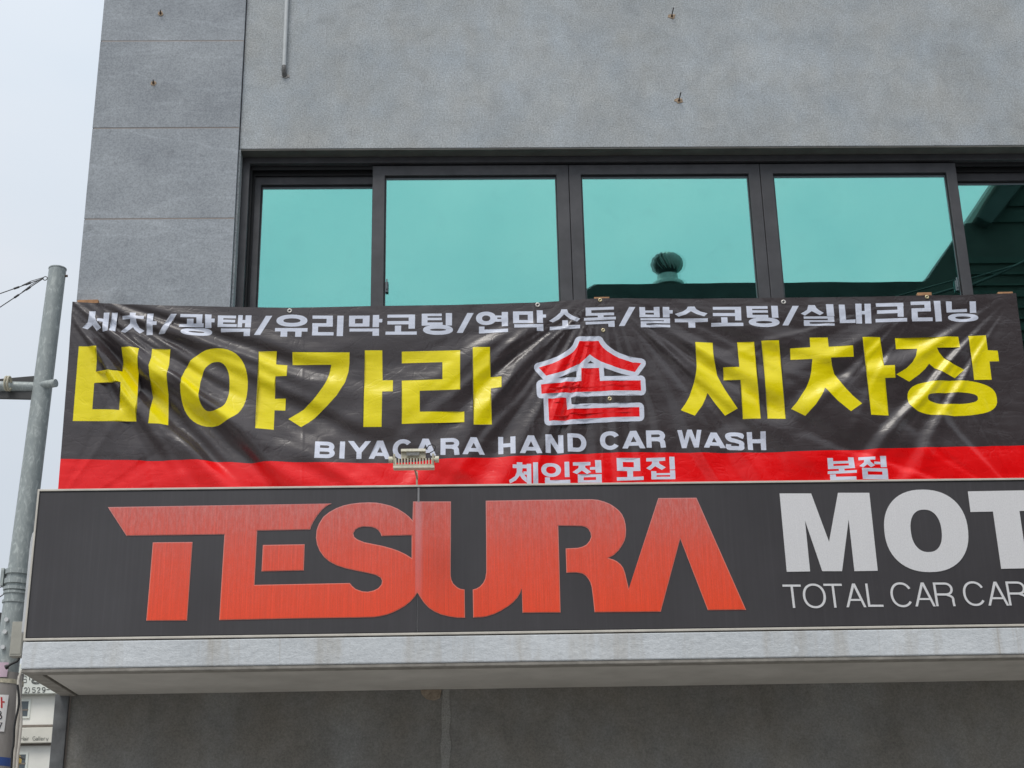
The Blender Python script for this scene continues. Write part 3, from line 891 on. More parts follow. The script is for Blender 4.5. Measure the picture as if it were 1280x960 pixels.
# wooden battens behind the top hem
for x0, x1, y0, y1, lb in ((97, 121.5, 375.3, 392, "bare wood batten end poking out above the banner's left corner by the stone pillar"),
                           (742.5, 762.5, 371.7, 390, "thin wood batten above the middle grommet of the banner, under the ventilator's reflection"),
                           (1146.5, 1166.5, 366.0, 384, 'thin wood batten above the banner just left of the last full sash frame'),
                           (1247, 1268.5, 365.3, 383, "wood batten showing above the banner's right corner, in front of dark glass")):
    a, b = P(x0, y0, -0.1), P(x1, y1, -0.1)
    mb = MB(); mb.box(a[0], b[0], -0.105, -0.07, b[2], a[2])
    mb.v = [(v[0], v[1], v[2] + (v[0] - a[0]) * 0.02) for v in mb.v]
    # a tie of wire reaches back to the wall
    mid = ((a[0] + b[0]) / 2, (a[2] + b[2]) / 2)
    o = mb.build('wood_batten', M_WOOD, bevel=0.002)
    tag(o, lb, 'batten', 'wooden battens holding the banner')
    mb = MB(); mb.tube([(mid[0], -0.075, mid[1] - .02), (mid[0], 0.10 if x0 > 300 else -0.02, mid[1] - .02)], 0.004, 6)
    child(mb, 'fixing_screw', M_RUST, o)

# ------------------------------------------------------------------ the building
YS, YL, YT = -0.80, 0.13, -0.03      # sign plane, lower wall, stone pillar face
ZH = 7.147                           # window head
ZSOF = float(P(640, 827, YS)[2]); ZLT = float(P(300, 797, YS)[2]) - 0.006
XL = -2.775
bld = empty('commercial_building', (XL, 0.2, 0), 'grey plaster and stone building with dark framed teal mirror windows above a sign ledge', 'building')
XR = 9.0; ZT = 10.2
XP = float(P(303, 100, 0)[0])         # pillar right edge
ZSILL = 5.0
mb = MB()
mb.box(XP + .004, XR, 0.0, 0.30, ZH, ZT)
mb.box(XP + .004, XR, 0.0, 0.30, 3.45, ZSILL)
mb.build('plaster_wall', M_PLASTER, bld, bevel=0.004)
# stone pillar
mb = MB(); mb.box(XL + .012, XP - .002, 0.0, 0.35, 3.45, ZT)
mb.box(XL + .012, XL + .3, 0.352, 9.0, 0, ZT)
for zz in (3.50, 4.28, 5.045, 5.80, 6.558, 7.311, 8.069, 8.83, 9.59): mb.box(XL + .010, XP - .001, YT + .0015, -.0005, zz - .0038, zz + .0038)
mb.build('pillar_core', M_JOINT, bld)
zj = [3.45, 3.50, 4.28, 5.045, 5.80, 6.558, 7.311, 8.069, 8.83, 9.59, ZT]
src = None
for k in range(1, len(zj) - 1):
    mb = MB(); mb.box(XL, XP, YT + random.uniform(-.001, .001), -0.002, zj[k] + .004, zj[k + 1] - .004)
    mb.build('stone_slab', M_STONE, bld, bevel=0.003)
    y0 = 0.0
    for q in range(6):
        mb = MB(); mb.box(XL, XL + .008, YT + .004 + y0 if q == 0 else y0 + .004, y0 + 1.1, zj[k] + .004, zj[k + 1] - .004)
        mb.build('stone_slab', M_STONE, bld, bevel=0.002)
        y0 += 1.104
# window reveal lining
mb = MB()
mb.box(XP + .001, XP + .015, 0.004, 0.13, ZSILL, ZH - .001)
mb.build('reveal_side', M_PLASTER, bld)
mb = MB(); mb.box(XP + .015, XR, 0.004, 0.13, ZH - .012, ZH - .0015)
mb.build('reveal_head', plain('shaded_reveal', (0.125, 0.125, 0.115), .8, 0, .2, 5), bld)  # dark colour carries the shade under the window head
# outer frame and tracks
XF0 = float(P(302, 260, .12)[0]); ZF1 = float(P(640, 198, .12)[2])
mb = MB(); ring_box(mb, XP + .016, XR - .02, ZSILL + .02, ZH - .013, .055, .06, .07, .05, .105, .30)
mb.build('window_frame', M_ALLOY, bld, bevel=0.004)
mb = MB(); ring_box(mb, XP + .073, XR - .09, ZSILL + .10, ZH - .065, .012, .012, .012, .03, .15, .16)
ring_box(mb, XP + .073, XR - .09, ZSILL + .10, ZH - .065, .025, .025, .02, .055, .195, .205)
mb.box(XP + .072, XR - .09, .297, .30, ZSILL + .09, ZH - .06)
mb.build('window_track', M_TRACK, bld)


def sash(x0, x1, gx0, gx1, zt, gzt, y0, yg, handle=None):
    """x by the photograph at mid height; glass and frame"""
    zb = ZSILL + .105
    mb = MB(); ring_box(mb, x0, x1, zb, zt, gx0 - x0, x1 - gx1, .08, zt - gzt, y0, y0 + .05)
    s = mb.build('sash', M_ALLOY, bld, bevel=0.004)
    mb = MB(); ring_box(mb, gx0 + .001, gx1 - .001, zb + .081, gzt - .001, .010, .010, .01, .022, yg - .006, yg - .001)
    mb.build('spacer', M_GASKET, s)
    mb = MB(); ring_box(mb, gx0 - .004, gx1 + .004, zb + .076, gzt + .004, .010, .010, .01, .012, yg - .014, yg - .007)
    mb.build('gasket', M_TRACK, s)
    mb = MB(); mb.box(gx0 - .01, gx1 + .01, yg, yg + .006, zb + .07, gzt + .01)
    # each pane stands a hair out of true, as fitted glass does
    tilt = random.uniform(-.0015, .0015)
    mb.v = [(v[0], v[1] + (v[0] - gx0) * tilt, v[2]) for v in mb.v]
    mb.build('pane', M_GLASS, s)
    mb = MB(); mb.box(gx0 + .002, gx1 - .002, yg - .0055, yg - .0035, zb + .082, gzt - .002)
    t1, t2 = random.uniform(.00035, .0005), random.uniform(.0001, .0003)
    mb.v = [(v[0], v[1] - (v[0] - gx0) * t1 * .6 - (v[2] - gzt) * -t2 * .6, v[2]) for v in mb.v]
    mb.build('outer_pane', M_CLEAR, s)
    return s


yf, yr = .125, .215
def fx(x, y, Y): return float(P(x, y, Y)[0])
ztf = float(P(700, 208.5, yf)[2]); zgf = float(P(600, 221, yf)[2])
gz = [float(P(590, 220.5, yf)[2]), float(P(830, 217.5, yf)[2]), float(P(1080, 214.5, yf)[2])]
ztf = float(P(830, 205.5, yf)[2])
zgf = sum(gz) / 3
zgr = (float(P(400, 232, yr)[2]) + float(P(1230, 224.5, yr)[2])) / 2
ztr = zgr + .07
s1 = sash(fx(314, 300, yr), fx(474, 300, yr), fx(324, 300, yr + .02), fx(466, 300, yr), ztr, zgr, yr, yr + .03)
tag(s1, 'recessed narrow sash beside the stone pillar')
s2 = sash(fx(464.5, 300, yf), fx(713.6, 300, yf), fx(480.3, 300, yf), fx(698.3, 300, yf), ztf, zgf, yf, yf + .03)
s3 = sash(fx(714.2, 300, yf), fx(957.2, 300, yf), fx(729.5, 300, yf), fx(942.8, 300, yf), ztf, zgf, yf, yf + .03)
s4 = sash(fx(957.8, 300, yf), fx(1207.5, 300, yf), fx(974, 300, yf), fx(1194.5, 300, yf), ztf, zgf, yf, yf + .03)
xb = fx(1207.5, 300, yf)
s5 = sash(xb - .05, xb + 1.45, xb - .01, xb + 1.37, ztr, zgr, yr, yr + .03)
s6 = sash(xb + 1.40, xb + 2.9, xb + 1.49, xb + 2.81, ztf, zgf, yf, yf + .03)
s7 = sash(xb + 2.91, XR - .1, xb + 3.0, XR - .2, ztf, zgf, yf, yf + .03)
# latch and its reflection mark
for sx, sy, par in ((483.5, 358, s2), (1195.5, 356, s4)):
    a = P(sx, sy, yf + .02)
    mb = MB(); mb.box(a[0] - .010, a[0] + .012, yf + .006, yf + .024, a[2] - .05, a[2] + .03); mb.box(a[0] - .004, a[0] + .006, yf - .004, yf + .005, a[2] - .03, a[2] + .05)
    mb.build('latch', M_GASKET, par, bevel=.002)

# ledge with its underside
XLL = float(P(27, 820, YS)[0])
mb = MB()
mb.box(XLL, XR + 1, YS, YS + .10, ZSOF, ZLT)
mb.box(XLL, XR + 1, YS + .10, YL + .1, ZSOF + .05, ZLT - .004)
o = mb.build('ledge', M_LEDGE, bld, bevel=0.008)
mb = MB()
mb.box(XLL + .004, XR + 1, YS + .006, YS + .100, ZSOF - .022, ZSOF - .001)
mb.box(XLL + .004, XLL + .10, YS + .102, YL - .002, ZSOF - .020, ZSOF + .049)
mb.build('ledge_rim', plain('rim_brown_grey', (0.30, 0.28, 0.25), .85, 0, .25, 12), bld, bevel=0.004)
mb = MB()
mb.box(XLL + .114, XR + 1, YS + .112, YL - .002, ZSOF - .012, ZSOF + .03)
mb.build('soffit_board', M_UNDER, bld, bevel=0.003)
mb = MB(); mb.box(XLL + .101, XR + 1, YS + .101, YL - .003, ZSOF + .034, ZSOF + .048)
mb.build('soffit_gap', M_GAP, bld)

# lower wall
XLW = float(P(70, 905, YL - .03)[0])
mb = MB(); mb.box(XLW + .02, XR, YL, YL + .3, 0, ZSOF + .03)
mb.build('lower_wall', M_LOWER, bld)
mb = MB()
xa = XLW; 
mb.box(xa - .02, xa + .068, YL - .035, YL - .003, 1.0, ZSOF - .007)
mb.build('corner_trim', plain('dark_edge_stone', (0.13, 0.135, 0.14), .85, 0, .35, 9), bld, bevel=.004)
mb = MB(); mb.box(xa - .019, xa + .075, YL - .002, YL + .3, 0, ZSOF - .007)
mb.build('corner_return', M_JOINT, bld)
# damp seam with a broken patch below the ledge
a = P(556, 866, YL)
mb = MB()
zz = [ZSOF - .012 - .09 * k for k in range(20)]
pl = [(a[0] - .022 + random.uniform(-.012, .012), z) for z in zz] + [(a[0] + .034 + random.uniform(-.012, .012), z) for z in zz[::-1]]
mb.prism(pl, YL - .006, YL - .0005)
mb.build('plaster_seam', plaster_mat('pale_damp_streak', (0.29, 0.28, 0.26), (0.42, 0.41, 0.385), 0.8, 0.3), bld, bevel=.004)
m = Mat('crumbled_mortar', rough=0.95)
m.color(m.ramp(m.noise(m.coords(), 30, 5, .7), [(0.3, (0.26, 0.21, 0.16)), (0.7, (0.50, 0.41, 0.32))]))
m.bump(m.noise(m.coords(), 25, 5, .7), 1, .02)
mb = MB()
pts = [(a[0] - .16, ZSOF - .012), (a[0] - .155, ZSOF - .04), (a[0] - .12, ZSOF - .075), (a[0] - .07, ZSOF - .085), (a[0] - .03, ZSOF - .07), (a[0] - .02, ZSOF - .012)]
mb.prism(pts, YL - .014, YL - .001)
mb.build('broken_plaster_patch', m.m, bld, bevel=.006)

# back and roof so that the block is whole
mb = MB(); mb.box(XL + .3, XR, 8.7, 9.0, 0, ZT); mb.box(XR - .3, XR, .301, 8.699, 0, ZT); mb.build('back_wall', M_PLASTER, bld)
mb = MB(); mb.box(XL + .02, XR, .001, 9.0, ZT + .001, ZT + .3); mb.build('roof', M_UNDER, bld)
mb = MB(); mb.box(XL + .4, XR - .3, .9, 1.0, 4.2, ZT - .1); mb.build('inner_wall', M_GAP, bld)

# ------------------------------------------------------------------ wall fittings
def wp(x, y, Y): return Vector(P(x, y, Y))
# conduit
a0, a1 = wp(353.2, -40, -.03), wp(355, 84, -.03)
t = empty('conduit_pipe', tuple(a1), 'thin grey conduit pipe running down the plaster near the stone pillar, ending in an elbow', 'pipe')
mb = MB(); mb.tube([(a1.x, -.03, ZT + .1), (a1.x, -.03, a1.z)], .0145, 12); mb.build('pipe', M_PIPE, t)
mb = MB(); mb.tube([(a1.x, -.03, a1.z + .012), (a1.x, -.03, a1.z - .012)], .0175, 12)
mb.tube([(a1.x, -.03, a1.z - .01), (a1.x, -.028, a1.z - .03), (a1.x + .002, -.018, a1.z - .046), (a1.x + .003, .01, a1.z - .058)], .0185, 12); mb.build('elbow', plain('old_elbow', (.17, .17, .17), .6, 0, .4, 60), t)
mb = MB()
e_ = wp(357.5, 95, -.004)
pts = [(e_.x + .032 * math.cos(2 * math.pi * k / 12) * random.uniform(.6, 1.1), e_.z + .02 * math.sin(2 * math.pi * k / 12) * random.uniform(.6, 1.1)) for k in range(12)]
mb.prism(pts, -.005, .002); mb.build('sealant', plain('grey_sealant', (0.42, 0.40, 0.38), .8), t)
# anchor bolts
for x, y, Y, L, lb in ((200.5, 17, YT, .035, 'short rusty anchor bolt in the topmost visible stone slab of the pillar'),
                       (191.5, 104, YT, .035, 'short rusty anchor bolt in the second stone slab, below the other one'),
                       (839.5, 20.5, 0, .085, 'long dark anchor bolt sticking out of the plaster at the very top of the wall'),
                       (848.5, 126, 0, .085, 'long dark anchor bolt in a rusty ring on the plaster above the windows')):
    c = wp(x, y, Y)
    o = empty('anchor_bolt', tuple(c), lb, 'bolt', 'rusty anchor bolts left in the wall')
    mb = MB()
    pts = [(c.x + (.030 if L > .05 else .022) * math.cos(2 * math.pi * k / 10) * random.uniform(.7, 1.35), c.z + .021 * math.sin(2 * math.pi * k / 10) * random.uniform(.7, 1.35)) for k in range(10)]
    mb.prism(pts, Y - .003, Y + .002); mb.build('rust_ring', M_MARK, o)
    mb = MB(); mb.tube([(c.x, Y + .002, c.z), (c.x + .006, Y - L, c.z + L * .25)], .0045, 8); mb.build('shank', M_SCREWTIP, o)
    mb = MB(); mb.tube([(c.x + .001, Y - .001, c.z), (c.x + .002, Y - .012, c.z + .003)], .009, 6); mb.build('nut', M_RUST, o)

# ------------------------------------------------------------------ shop sign
ZS0, ZS1 = ZLT + .006, float((P(51, 611, YS)[2] + P(1280, 598, YS)[2]) / 2)
XS0 = float((P(51, 615, YS)[0] + P(30, 797, YS)[0]) / 2) - .012
XS1 = float(P(1312, 690, YS)[0]) + .75
YD = YS + .22
m = Mat('sign_face_grey', rough=0.42, spec=0.5)
w = m.coords(world=True)
c = m.ramp(m.noise(w, 1.3, 5, 0.55), [(0.3, (0.052, 0.048, 0.052)), (0.7, (0.070, 0.066, 0.071))])
st = m.ramp(m.noise(m.coords((38, 1, 0.8), world=True), 1.6, 4, 0.6), [(0.35, 0.90), (0.6, 1.0), (0.78, 1.22)])
c = m.mix(c, st, 0.8, 'MULTIPLY')
dr = m.ramp(m.noise(m.coords((14, 1, 1.3), world=True), 2.2, 5, 0.7), [(0.69, 0.0), (0.77, 1.0)])
c = m.mix(c, (0.2, 0.2, 0.205), m.mix((0, 0, 0), dr, 0.4))
m.color(c)
m.bump(m.noise(m.coords((60, 1, 5), world=True), 3, 3), 0.2, .002)
M_FACE = m.m


XSEAM = float(P(519, 615, YS)[0])


def sign_ink(name, top, bot, streak=0.8, seam=False):
    m = Mat(name, rough=0.4, spec=0.5)
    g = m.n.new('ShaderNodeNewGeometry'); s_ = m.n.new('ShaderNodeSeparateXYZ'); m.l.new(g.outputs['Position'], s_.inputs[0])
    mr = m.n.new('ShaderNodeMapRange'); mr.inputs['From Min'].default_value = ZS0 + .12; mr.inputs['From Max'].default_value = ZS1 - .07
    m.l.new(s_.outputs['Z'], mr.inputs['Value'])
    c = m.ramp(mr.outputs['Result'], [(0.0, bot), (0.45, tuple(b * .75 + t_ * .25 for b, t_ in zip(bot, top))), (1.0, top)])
    st = m.ramp(m.noise(m.coords((90, 1, 1.2), world=True), 1.8, 5, 0.75), [(0.3, 0.86), (0.5, 1.0), (0.72, 1.28)])
    c = m.mix(c, st, streak, 'MULTIPLY')
    if seam:                      # chalky weathering, worst along the top edges
        chk = m.ramp(m.noise(m.coords((30, 1, 9), world=True), 2.2, 6, 0.8), [(0.42, 0.0), (0.75, 1.0)])
        hgt_f = m.ramp(mr.outputs['Result'], [(0.0, 0.03), (0.6, 0.14), (1.0, 0.55)])
        c = m.mix(c, (0.78, 0.44, 0.42), m.mix(chk, hgt_f, 1.0, 'MULTIPLY'))
    if seam:                      # vinyl faded where the two lengths of film overlap
        ax = m.n.new('ShaderNodeMath'); ax.operation = 'SUBTRACT'; m.l.new(s_.outputs['X'], ax.inputs[0]); ax.inputs[1].default_value = XSEAM
        f1 = m.ramp(ax.outputs[0], [(0.0, 0.0), (0.004, 1.0), (0.030, 1.0), (0.052, 0.0)])
        f2 = m.ramp(mr.outputs['Result'], [(0.05, 0.10), (1.0, 0.45)])
        c = m.mix(c, (0.74, 0.44, 0.48), m.mix(f1, f2, 1.0, 'MULTIPLY'))
    br = m.ramp(m.noise(m.coords((2, 1, 1), world=True), 90, 2, 0.7), [(0.3, 0.93), (0.7, 1.07)])
    m.color(m.mix(c, br, 1.0, 'MULTIPLY'))
    m.bump(m.noise(m.coords((60, 1, 5), world=True), 3, 3), 0.2, .002)
    return m.m


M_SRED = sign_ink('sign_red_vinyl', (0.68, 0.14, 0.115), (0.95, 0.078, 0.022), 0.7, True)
M_SREDE = sign_ink('sign_red_highlight_rim', (0.72, 0.33, 0.31), (0.90, 0.26, 0.18))  # pale rim: the highlight along letter edges, put into the colour
M_SGREY = sign_ink('sign_silver_vinyl', (0.80, 0.79, 0.80), (0.77, 0.765, 0.775), 0.12)

sign = empty('shop_sign', (XS0, YD, ZS0), 'long dark grey shop sign box with red logo letters and silver words on the ledge', 'sign')
xm = float(P(522, 615, YS)[0]); 
mb = MB(); mb.box(XS0 + .012, XS1 - .012, YS + .014, YD, ZS0 + .004, ZS1 - .006); mb.build('sign_box', M_WHITEBOX, sign, bevel=.004)
mb = MB(); ring_box(mb, XS0, XS1, ZS0, ZS1, .012, .012, .014, .013, YS - .003, YS + .06); mb.build('sign_trim', M_TRIM, sign, bevel=.002)
mb = MB(); ring_box(mb, XS0 + .0125, XS1 - .0125, ZS0 + .0145, ZS1 - .0135, .004, .004, .006, .005, YS + .002, YS + .008); mb.build('sign_gasket', M_TRACK, sign)
for xa_, xb_ in ((XS0 + .014, xm - .003), (xm + .001, XS1 - .014)):
    mb = MB(); mb.box(xa_, xb_, YS + .004, YS + .012, ZS0 + .016, ZS1 - .015); mb.build('sign_panel', M_FACE, sign, bevel=.0015)
m_seam = Mat('seam_strip', (0.30, 0.30, 0.31), .4, 0, .5).m
mb = MB(); mb.box(xm + .0, xm + .012, YS + .001, YS + .0035, ZS0 + .7, ZS1 - .016); mb.build('seam_strip', m_seam, sign, bevel=.001)

# logo letters
r1 = lambda pts: Z(120, 610, 4.267, pts)
r2 = lambda pts: Z(380, 610, 4.571, pts)
r3 = lambda pts: Z(560, 610, 5.333, pts)
r4 = lambda pts: Z(700, 610, 4.923, pts)
LOGO = []
big = r1([(63, 102), (1257, 83)]) + r1([(1230, 97), (1205, 118), (1180, 148), (1160, 180), (1150, 200), (1142, 222), (860, 228), (845, 517)]) \
    + r2([(262, 543), (275, 560), (295, 577), (330, 590), (365, 593), (400, 585), (425, 572), (443, 550), (446, 530), (438, 513), (410, 497), (360, 485), (300, 473), (240, 460), (185, 442), (145, 420), (115, 395), (90, 360), (75, 325), (68, 285), (72, 240), (85, 205), (110, 165), (145, 137), (185, 115), (225, 100), (270, 90), (320, 84), (370, 82), (415, 84), (450, 90), (495, 101), (535, 118), (575, 143), (600, 163), (620, 185), (623, 77),
          (840, 77), (838, 500), (842, 523), (852, 545), (875, 567), (893, 576), (918, 580), (920, 742), (880, 742), (830, 735), (780, 722), (745, 706), (712, 684), (685, 655), (665, 625), (648, 598), (630, 625), (605, 652), (575, 676), (540, 696), (505, 713), (470, 725), (440, 732), (400, 738), (300, 741), (150, 743), (0, 745)]) \
    + r1([(657, 705), (671, 475), (685, 248), (162, 255)])
hole = r2([(615, 270), (443, 275), (437, 258), (425, 242), (410, 231), (385, 223), (340, 221), (312, 227), (293, 240), (282, 260), (287, 280), (305, 294), (345, 310), (400, 321), (450, 331), (500, 345), (540, 359), (580, 378), (615, 400)])
LOGO.append(([big, hole], 'logo letters fused into one shape'))
LOGO.append(([r1([(303, 290), (515, 288), (500, 500), (485, 707), (268, 708), (286, 500)])], None))
LOGO.append(([r1([(890, 304), (1113, 300), (1108, 440), (883, 445)])], None))
ura = r3([(252, 85), (600, 79), (960, 75), (1000, 79), (1040, 90), (1080, 106), (1112, 127), (1140, 150), (1160, 175), (1175, 207), (1183, 240), (1187, 280), (1185, 320), (1178, 350), (1160, 385), (1135, 420), (1105, 448), (1070, 467), (1100, 476), (1125, 488), (1150, 508), (1168, 532), (1180, 565), (1192, 615), (1205, 672)]) \
    + r4([(422, 625), (605, 62), (840, 60), (990, 400), (1145, 750), (910, 752), (740, 312), (620, 762), (213, 765), (205, 690), (195, 610), (187, 582), (175, 560), (158, 540), (138, 527), (100, 520), (40, 522), (35, 372), (110, 368), (138, 361), (162, 349), (182, 325), (192, 300), (188, 275), (175, 253), (158, 241), (135, 235)]) \
    + r3([(735, 252), (742, 500), (750, 830), (497, 832), (492, 672), (480, 703), (462, 733), (432, 765), (400, 790), (355, 818), (310, 840), (270, 853), (235, 861), (168, 864), (165, 677), (190, 670), (213, 656), (235, 632), (248, 605), (255, 560), (254, 320)])
LOGO.append(([ura], None))


def sheet_from(shapes, mat, Y, name, parent, thick_=.0022, label=None):
    """letters as thin cut vinyl: triangulated outline with an edge"""
    vs, es = [], []
    for c in shapes:
        n = len(vs); vs += list(c); es += [(n + i, n + (i + 1) % len(c)) for i in range(len(c))]
    ov, oe, of, *_ = delaunay_2d_cdt([Vector(v) for v in vs], es, [], 0, 1e-4)
    V2 = np.array([(v.x, v.y) for v in ov]); T2 = np.array(of)
    ins = inside(V2[T2].mean(1), [shapes]); T2 = T2[ins]
    W2 = PN(V2, Y)
    nV = len(V2)
    pts = [tuple(a) for a in W2] + [(a[0], a[1] + thick_, a[2]) for a in W2]
    fs = [tuple(int(q) for q in t) for t in T2]
    cnt = {}
    for t in fs:
        for i in range(3):
            a_, b_ = t[i], t[(i + 1) % 3]
            cnt[(a_, b_)] = cnt.get((a_, b_), 0) + 1
    for (a_, b_) in list(cnt):
        if (b_, a_) not in cnt: fs.append((b_, a_, a_ + nV, b_ + nV))
    mb = MB(); mb.add(pts, fs)
    o = mb.build(name, mat, parent)
    if label: o['label'] = label
    return o


def offset_poly(c, d):
    """push a contour outwards (d>0) or inwards with mitred corners"""
    c = np.array(c, float); n = len(c)
    A = 0.5 * sum(c[i][0] * c[(i + 1) % n][1] - c[(i + 1) % n][0] * c[i][1] for i in range(n))
    sgn = 1 if A > 0 else -1
    out = []
    for i in range(n):
        e1 = c[i] - c[i - 1]; e2 = c[(i + 1) % n] - c[i]
        n1 = np.array([e1[1], -e1[0]]) / (np.hypot(*e1) + 1e-9) * sgn; n2 = np.array([e2[1], -e2[0]]) / (np.hypot(*e2) + 1e-9) * sgn
        m_ = n1 + n2; L = m_ @ m_
        k = 2 / max(L, .5)
        out.append(tuple(c[i] + m_ * d * k / 1.0 * 1.0))
    return out


for shp, lb in LOGO:
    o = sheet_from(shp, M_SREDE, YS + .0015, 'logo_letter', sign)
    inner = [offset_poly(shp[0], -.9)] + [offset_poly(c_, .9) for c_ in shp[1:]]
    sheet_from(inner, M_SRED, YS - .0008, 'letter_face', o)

r5 = lambda pts: Z(950, 600, 3.879, pts)
sheet_from([r5([(95, 65), (248, 65), (335, 300), (378, 62), (530, 62), (571, 440), (458, 442), (430, 190), (398, 442), (302, 442), (218, 195), (243, 443), (130, 445)])], M_SGREY, YS + .001, 'silver_letter', sign)
k_ = 0.125
def sell(cx, cy, rx, ry, n, sh, N=56):
    o = []
    for k in range(N):
        t_ = 2 * math.pi * k / N; ct, st_ = math.cos(t_), math.sin(t_)
        x = rx * math.copysign(abs(ct) ** (2 / n), ct); y = ry * math.copysign(abs(st_) ** (2 / n), st_)
        o.append((cx + x + y * sh, cy + y))
    return o
cx, cy = 950 + 806 / 3.879, 600 + 246.5 / 3.879
sheet_from([sell(cx, cy, 203 / 3.879, 200 / 3.879, 2.25, .09), sell(cx, cy, 75 / 3.879, 103 / 3.879, 2.3, .11)], M_SGREY, YS + .001, 'silver_letter', sign)
sheet_from([[(1209.9, 614.2), (1307, 612.4), (1311, 637.8), (1274.3, 638.7), (1284.8, 710.3), (1251.6, 711), (1241.3, 639.4), (1213.2, 640)]], M_SGREY, YS + .001, 'silver_letter', sign)
for ch, a in zip('TOTALCARCARE', [(115, 203, 507, 620), (208, 319, 502, 622), (314, 403, 503, 619), (412, 509, 502, 617), (517, 592, 502, 615), (633, 740, 496, 617), (745, 844, 497, 613), (846, 940, 497, 612), (985, 1092, 491, 611), (1098, 1199, 493, 609), (1199, 1292, 492, 608), (1312, 1390, 490, 606)]):
    x0, x1, y0, y1 = bx(3.879, 950, 600, a)
    for sh in [word_glyph(ch, x0, x1, y0, y1, 3.0, 2.7, slope=lean((x0 + x1) / 2) + .03, seg=False)]:
        # join the strokes of one character in one mesh
        allm = MB()
        for q in sh:
            vs = [v for c_ in q for v in c_]
            W2 = PN(vs, YS + .001)
            tri = tessellate_polygon([[Vector((v[0], v[1], 0)) for v in q[0]]])
            allm.add([tuple(a_) for a_ in W2], [tuple(t_) for t_ in tri])
        # strokes lie one a hair above the other
        n0 = 0
        for si, q in enumerate(sh):
            n1 = n0 + sum(len(c_) for c_ in q)
            for vi in range(n0, n1): v = allm.v[vi]; allm.v[vi] = (v[0], v[1] - .0002 * si, v[2])
            n0 = n1
        allm.build('silver_letter', M_SGREY, sign)

# ------------------------------------------------------------------ floodlight on an arm from the sign top
fl_y = -1.22
c0 = wp(516, 572, fl_y)
base = Vector((float(P(521, 606, YS + .05)[0]), YS + .06, ZS1))
lamp = empty('floodlight', tuple(base), 'small cream floodlight with cooling fins held in front of the banner on a sign arm', 'lamp')
def lx(x, y=572, Y=fl_y): return float(P(x, y, Y)[0])
def lz(y, x=516, Y=fl_y): return float(P(x, y, Y)[2])
X0, X1 = lx(491.5), lx(543)
mb = MB(); mb.box(X0, X1, fl_y, fl_y + .05, lz(585), lz(582)); mb.build('lamp_base', M_CREAM, lamp, bevel=.002)
mb = MB(); mb.box(X0 + .008, X1 - .008, fl_y + .003, fl_y + .048, lz(582) + .0005, lz(580)); mb.build('heat_sink_plate', M_CREAMD, lamp, bevel=.001)
mb = MB()
nf = 13
for k in range(nf):
    xk = X0 + .012 + (X1 - X0 - .030) * k / (nf - 1)
    mb.add([(xk, fl_y + .004, lz(580) + .0005), (xk + .006, fl_y + .004, lz(580) + .0005), (xk + .006, fl_y + .004, lz(572.5)), (xk, fl_y + .004, lz(572.5)),
            (xk, fl_y + .046, lz(580) + .0005), (xk + .006, fl_y + .046, lz(580) + .0005), (xk + .006, fl_y + .046, lz(572.5)), (xk, fl_y + .046, lz(572.5))],
           [(0, 1, 2, 3), (7, 6, 5, 4), (0, 4, 5, 1), (1, 5, 6, 2), (2, 6, 7, 3), (3, 7, 4, 0)])
mb.build('cooling_fins', M_CREAM, lamp)
mb = MB(); mb.box(lx(501.2), lx(531.8), fl_y + .018, fl_y + .046, lz(571.8), lz(564.2)); mb.build('driver_box', M_CREAMD, lamp, bevel=.002)
mb = MB(); mb.add([(lx(501), fl_y + .003, lz(564)), (lx(532), fl_y + .003, lz(564)), (lx(532), fl_y + .006, lz(560.5)), (lx(501), fl_y + .006, lz(560.5)),
                   (lx(501), fl_y + .048, lz(564)), (lx(532), fl_y + .048, lz(564)), (lx(532), fl_y + .048, lz(559)), (lx(501), fl_y + .048, lz(559))],
                  [(0, 1, 2, 3), (7, 6, 5, 4), (0, 4, 5, 1), (1, 5, 6, 2), (2, 6, 7, 3), (3, 7, 4, 0)])
mb.build('driver_lid', M_CREAM, lamp, bevel=.002)
mb = MB(); mb.box(lx(508), lx(524), fl_y + .0035, fl_y + .0055, lz(569), lz(565.3)); mb.build('rating_label', plain('grey_label', (.22, .22, .21), .5, 0, .5, 120), lamp)
for xa_, xb_, xk in ((485.5, 490.5, 494.5), (548.5, 543.5, 539)):
    mb = MB(); mb.tube([(lx(xa_), fl_y + .025, lz(573)), (lx(xb_), fl_y + .025, lz(573))], .020, 14)
    mb.tube([(lx(xb_), fl_y + .025, lz(573)), (lx(xk), fl_y + .025, lz(573))], .010, 10)
    mb.build('knuckle', M_CREAM, lamp)
    mb = MB(); xx = (lx(xk) + lx(xb_)) / 2; mb.box(xx - .006, xx + .006, fl_y + .015, fl_y + .035, lz(584), lz(566)); mb.build('bracket', M_CREAMD, lamp, bevel=.002)
mb = MB(); mb.tube([(base.x, base.y, ZS1 - .02), (base.x, base.y, ZS1 + .05), (base.x, base.y - .04, ZS1 + .09), (c0.x + .02, fl_y + .20, lz(584) - .01), (c0.x + .01, fl_y + .03, lz(583.5))], .006, 8); mb.build('arm', M_CREAMD, lamp)
mb = MB()
cp = [P(533, 561, fl_y + .06), P(536, 557, fl_y + .06), P(541, 555.6, fl_y + .06), P(544.5, 558.5, fl_y + .06), P(543, 563, fl_y + .07), P(537, 566.5, fl_y + .08), P(532, 567, fl_y + .09)]
mb.tube([Vector(q) for q in cp], .0032, 6); mb.build('power_lead', M_BLACK, lamp)

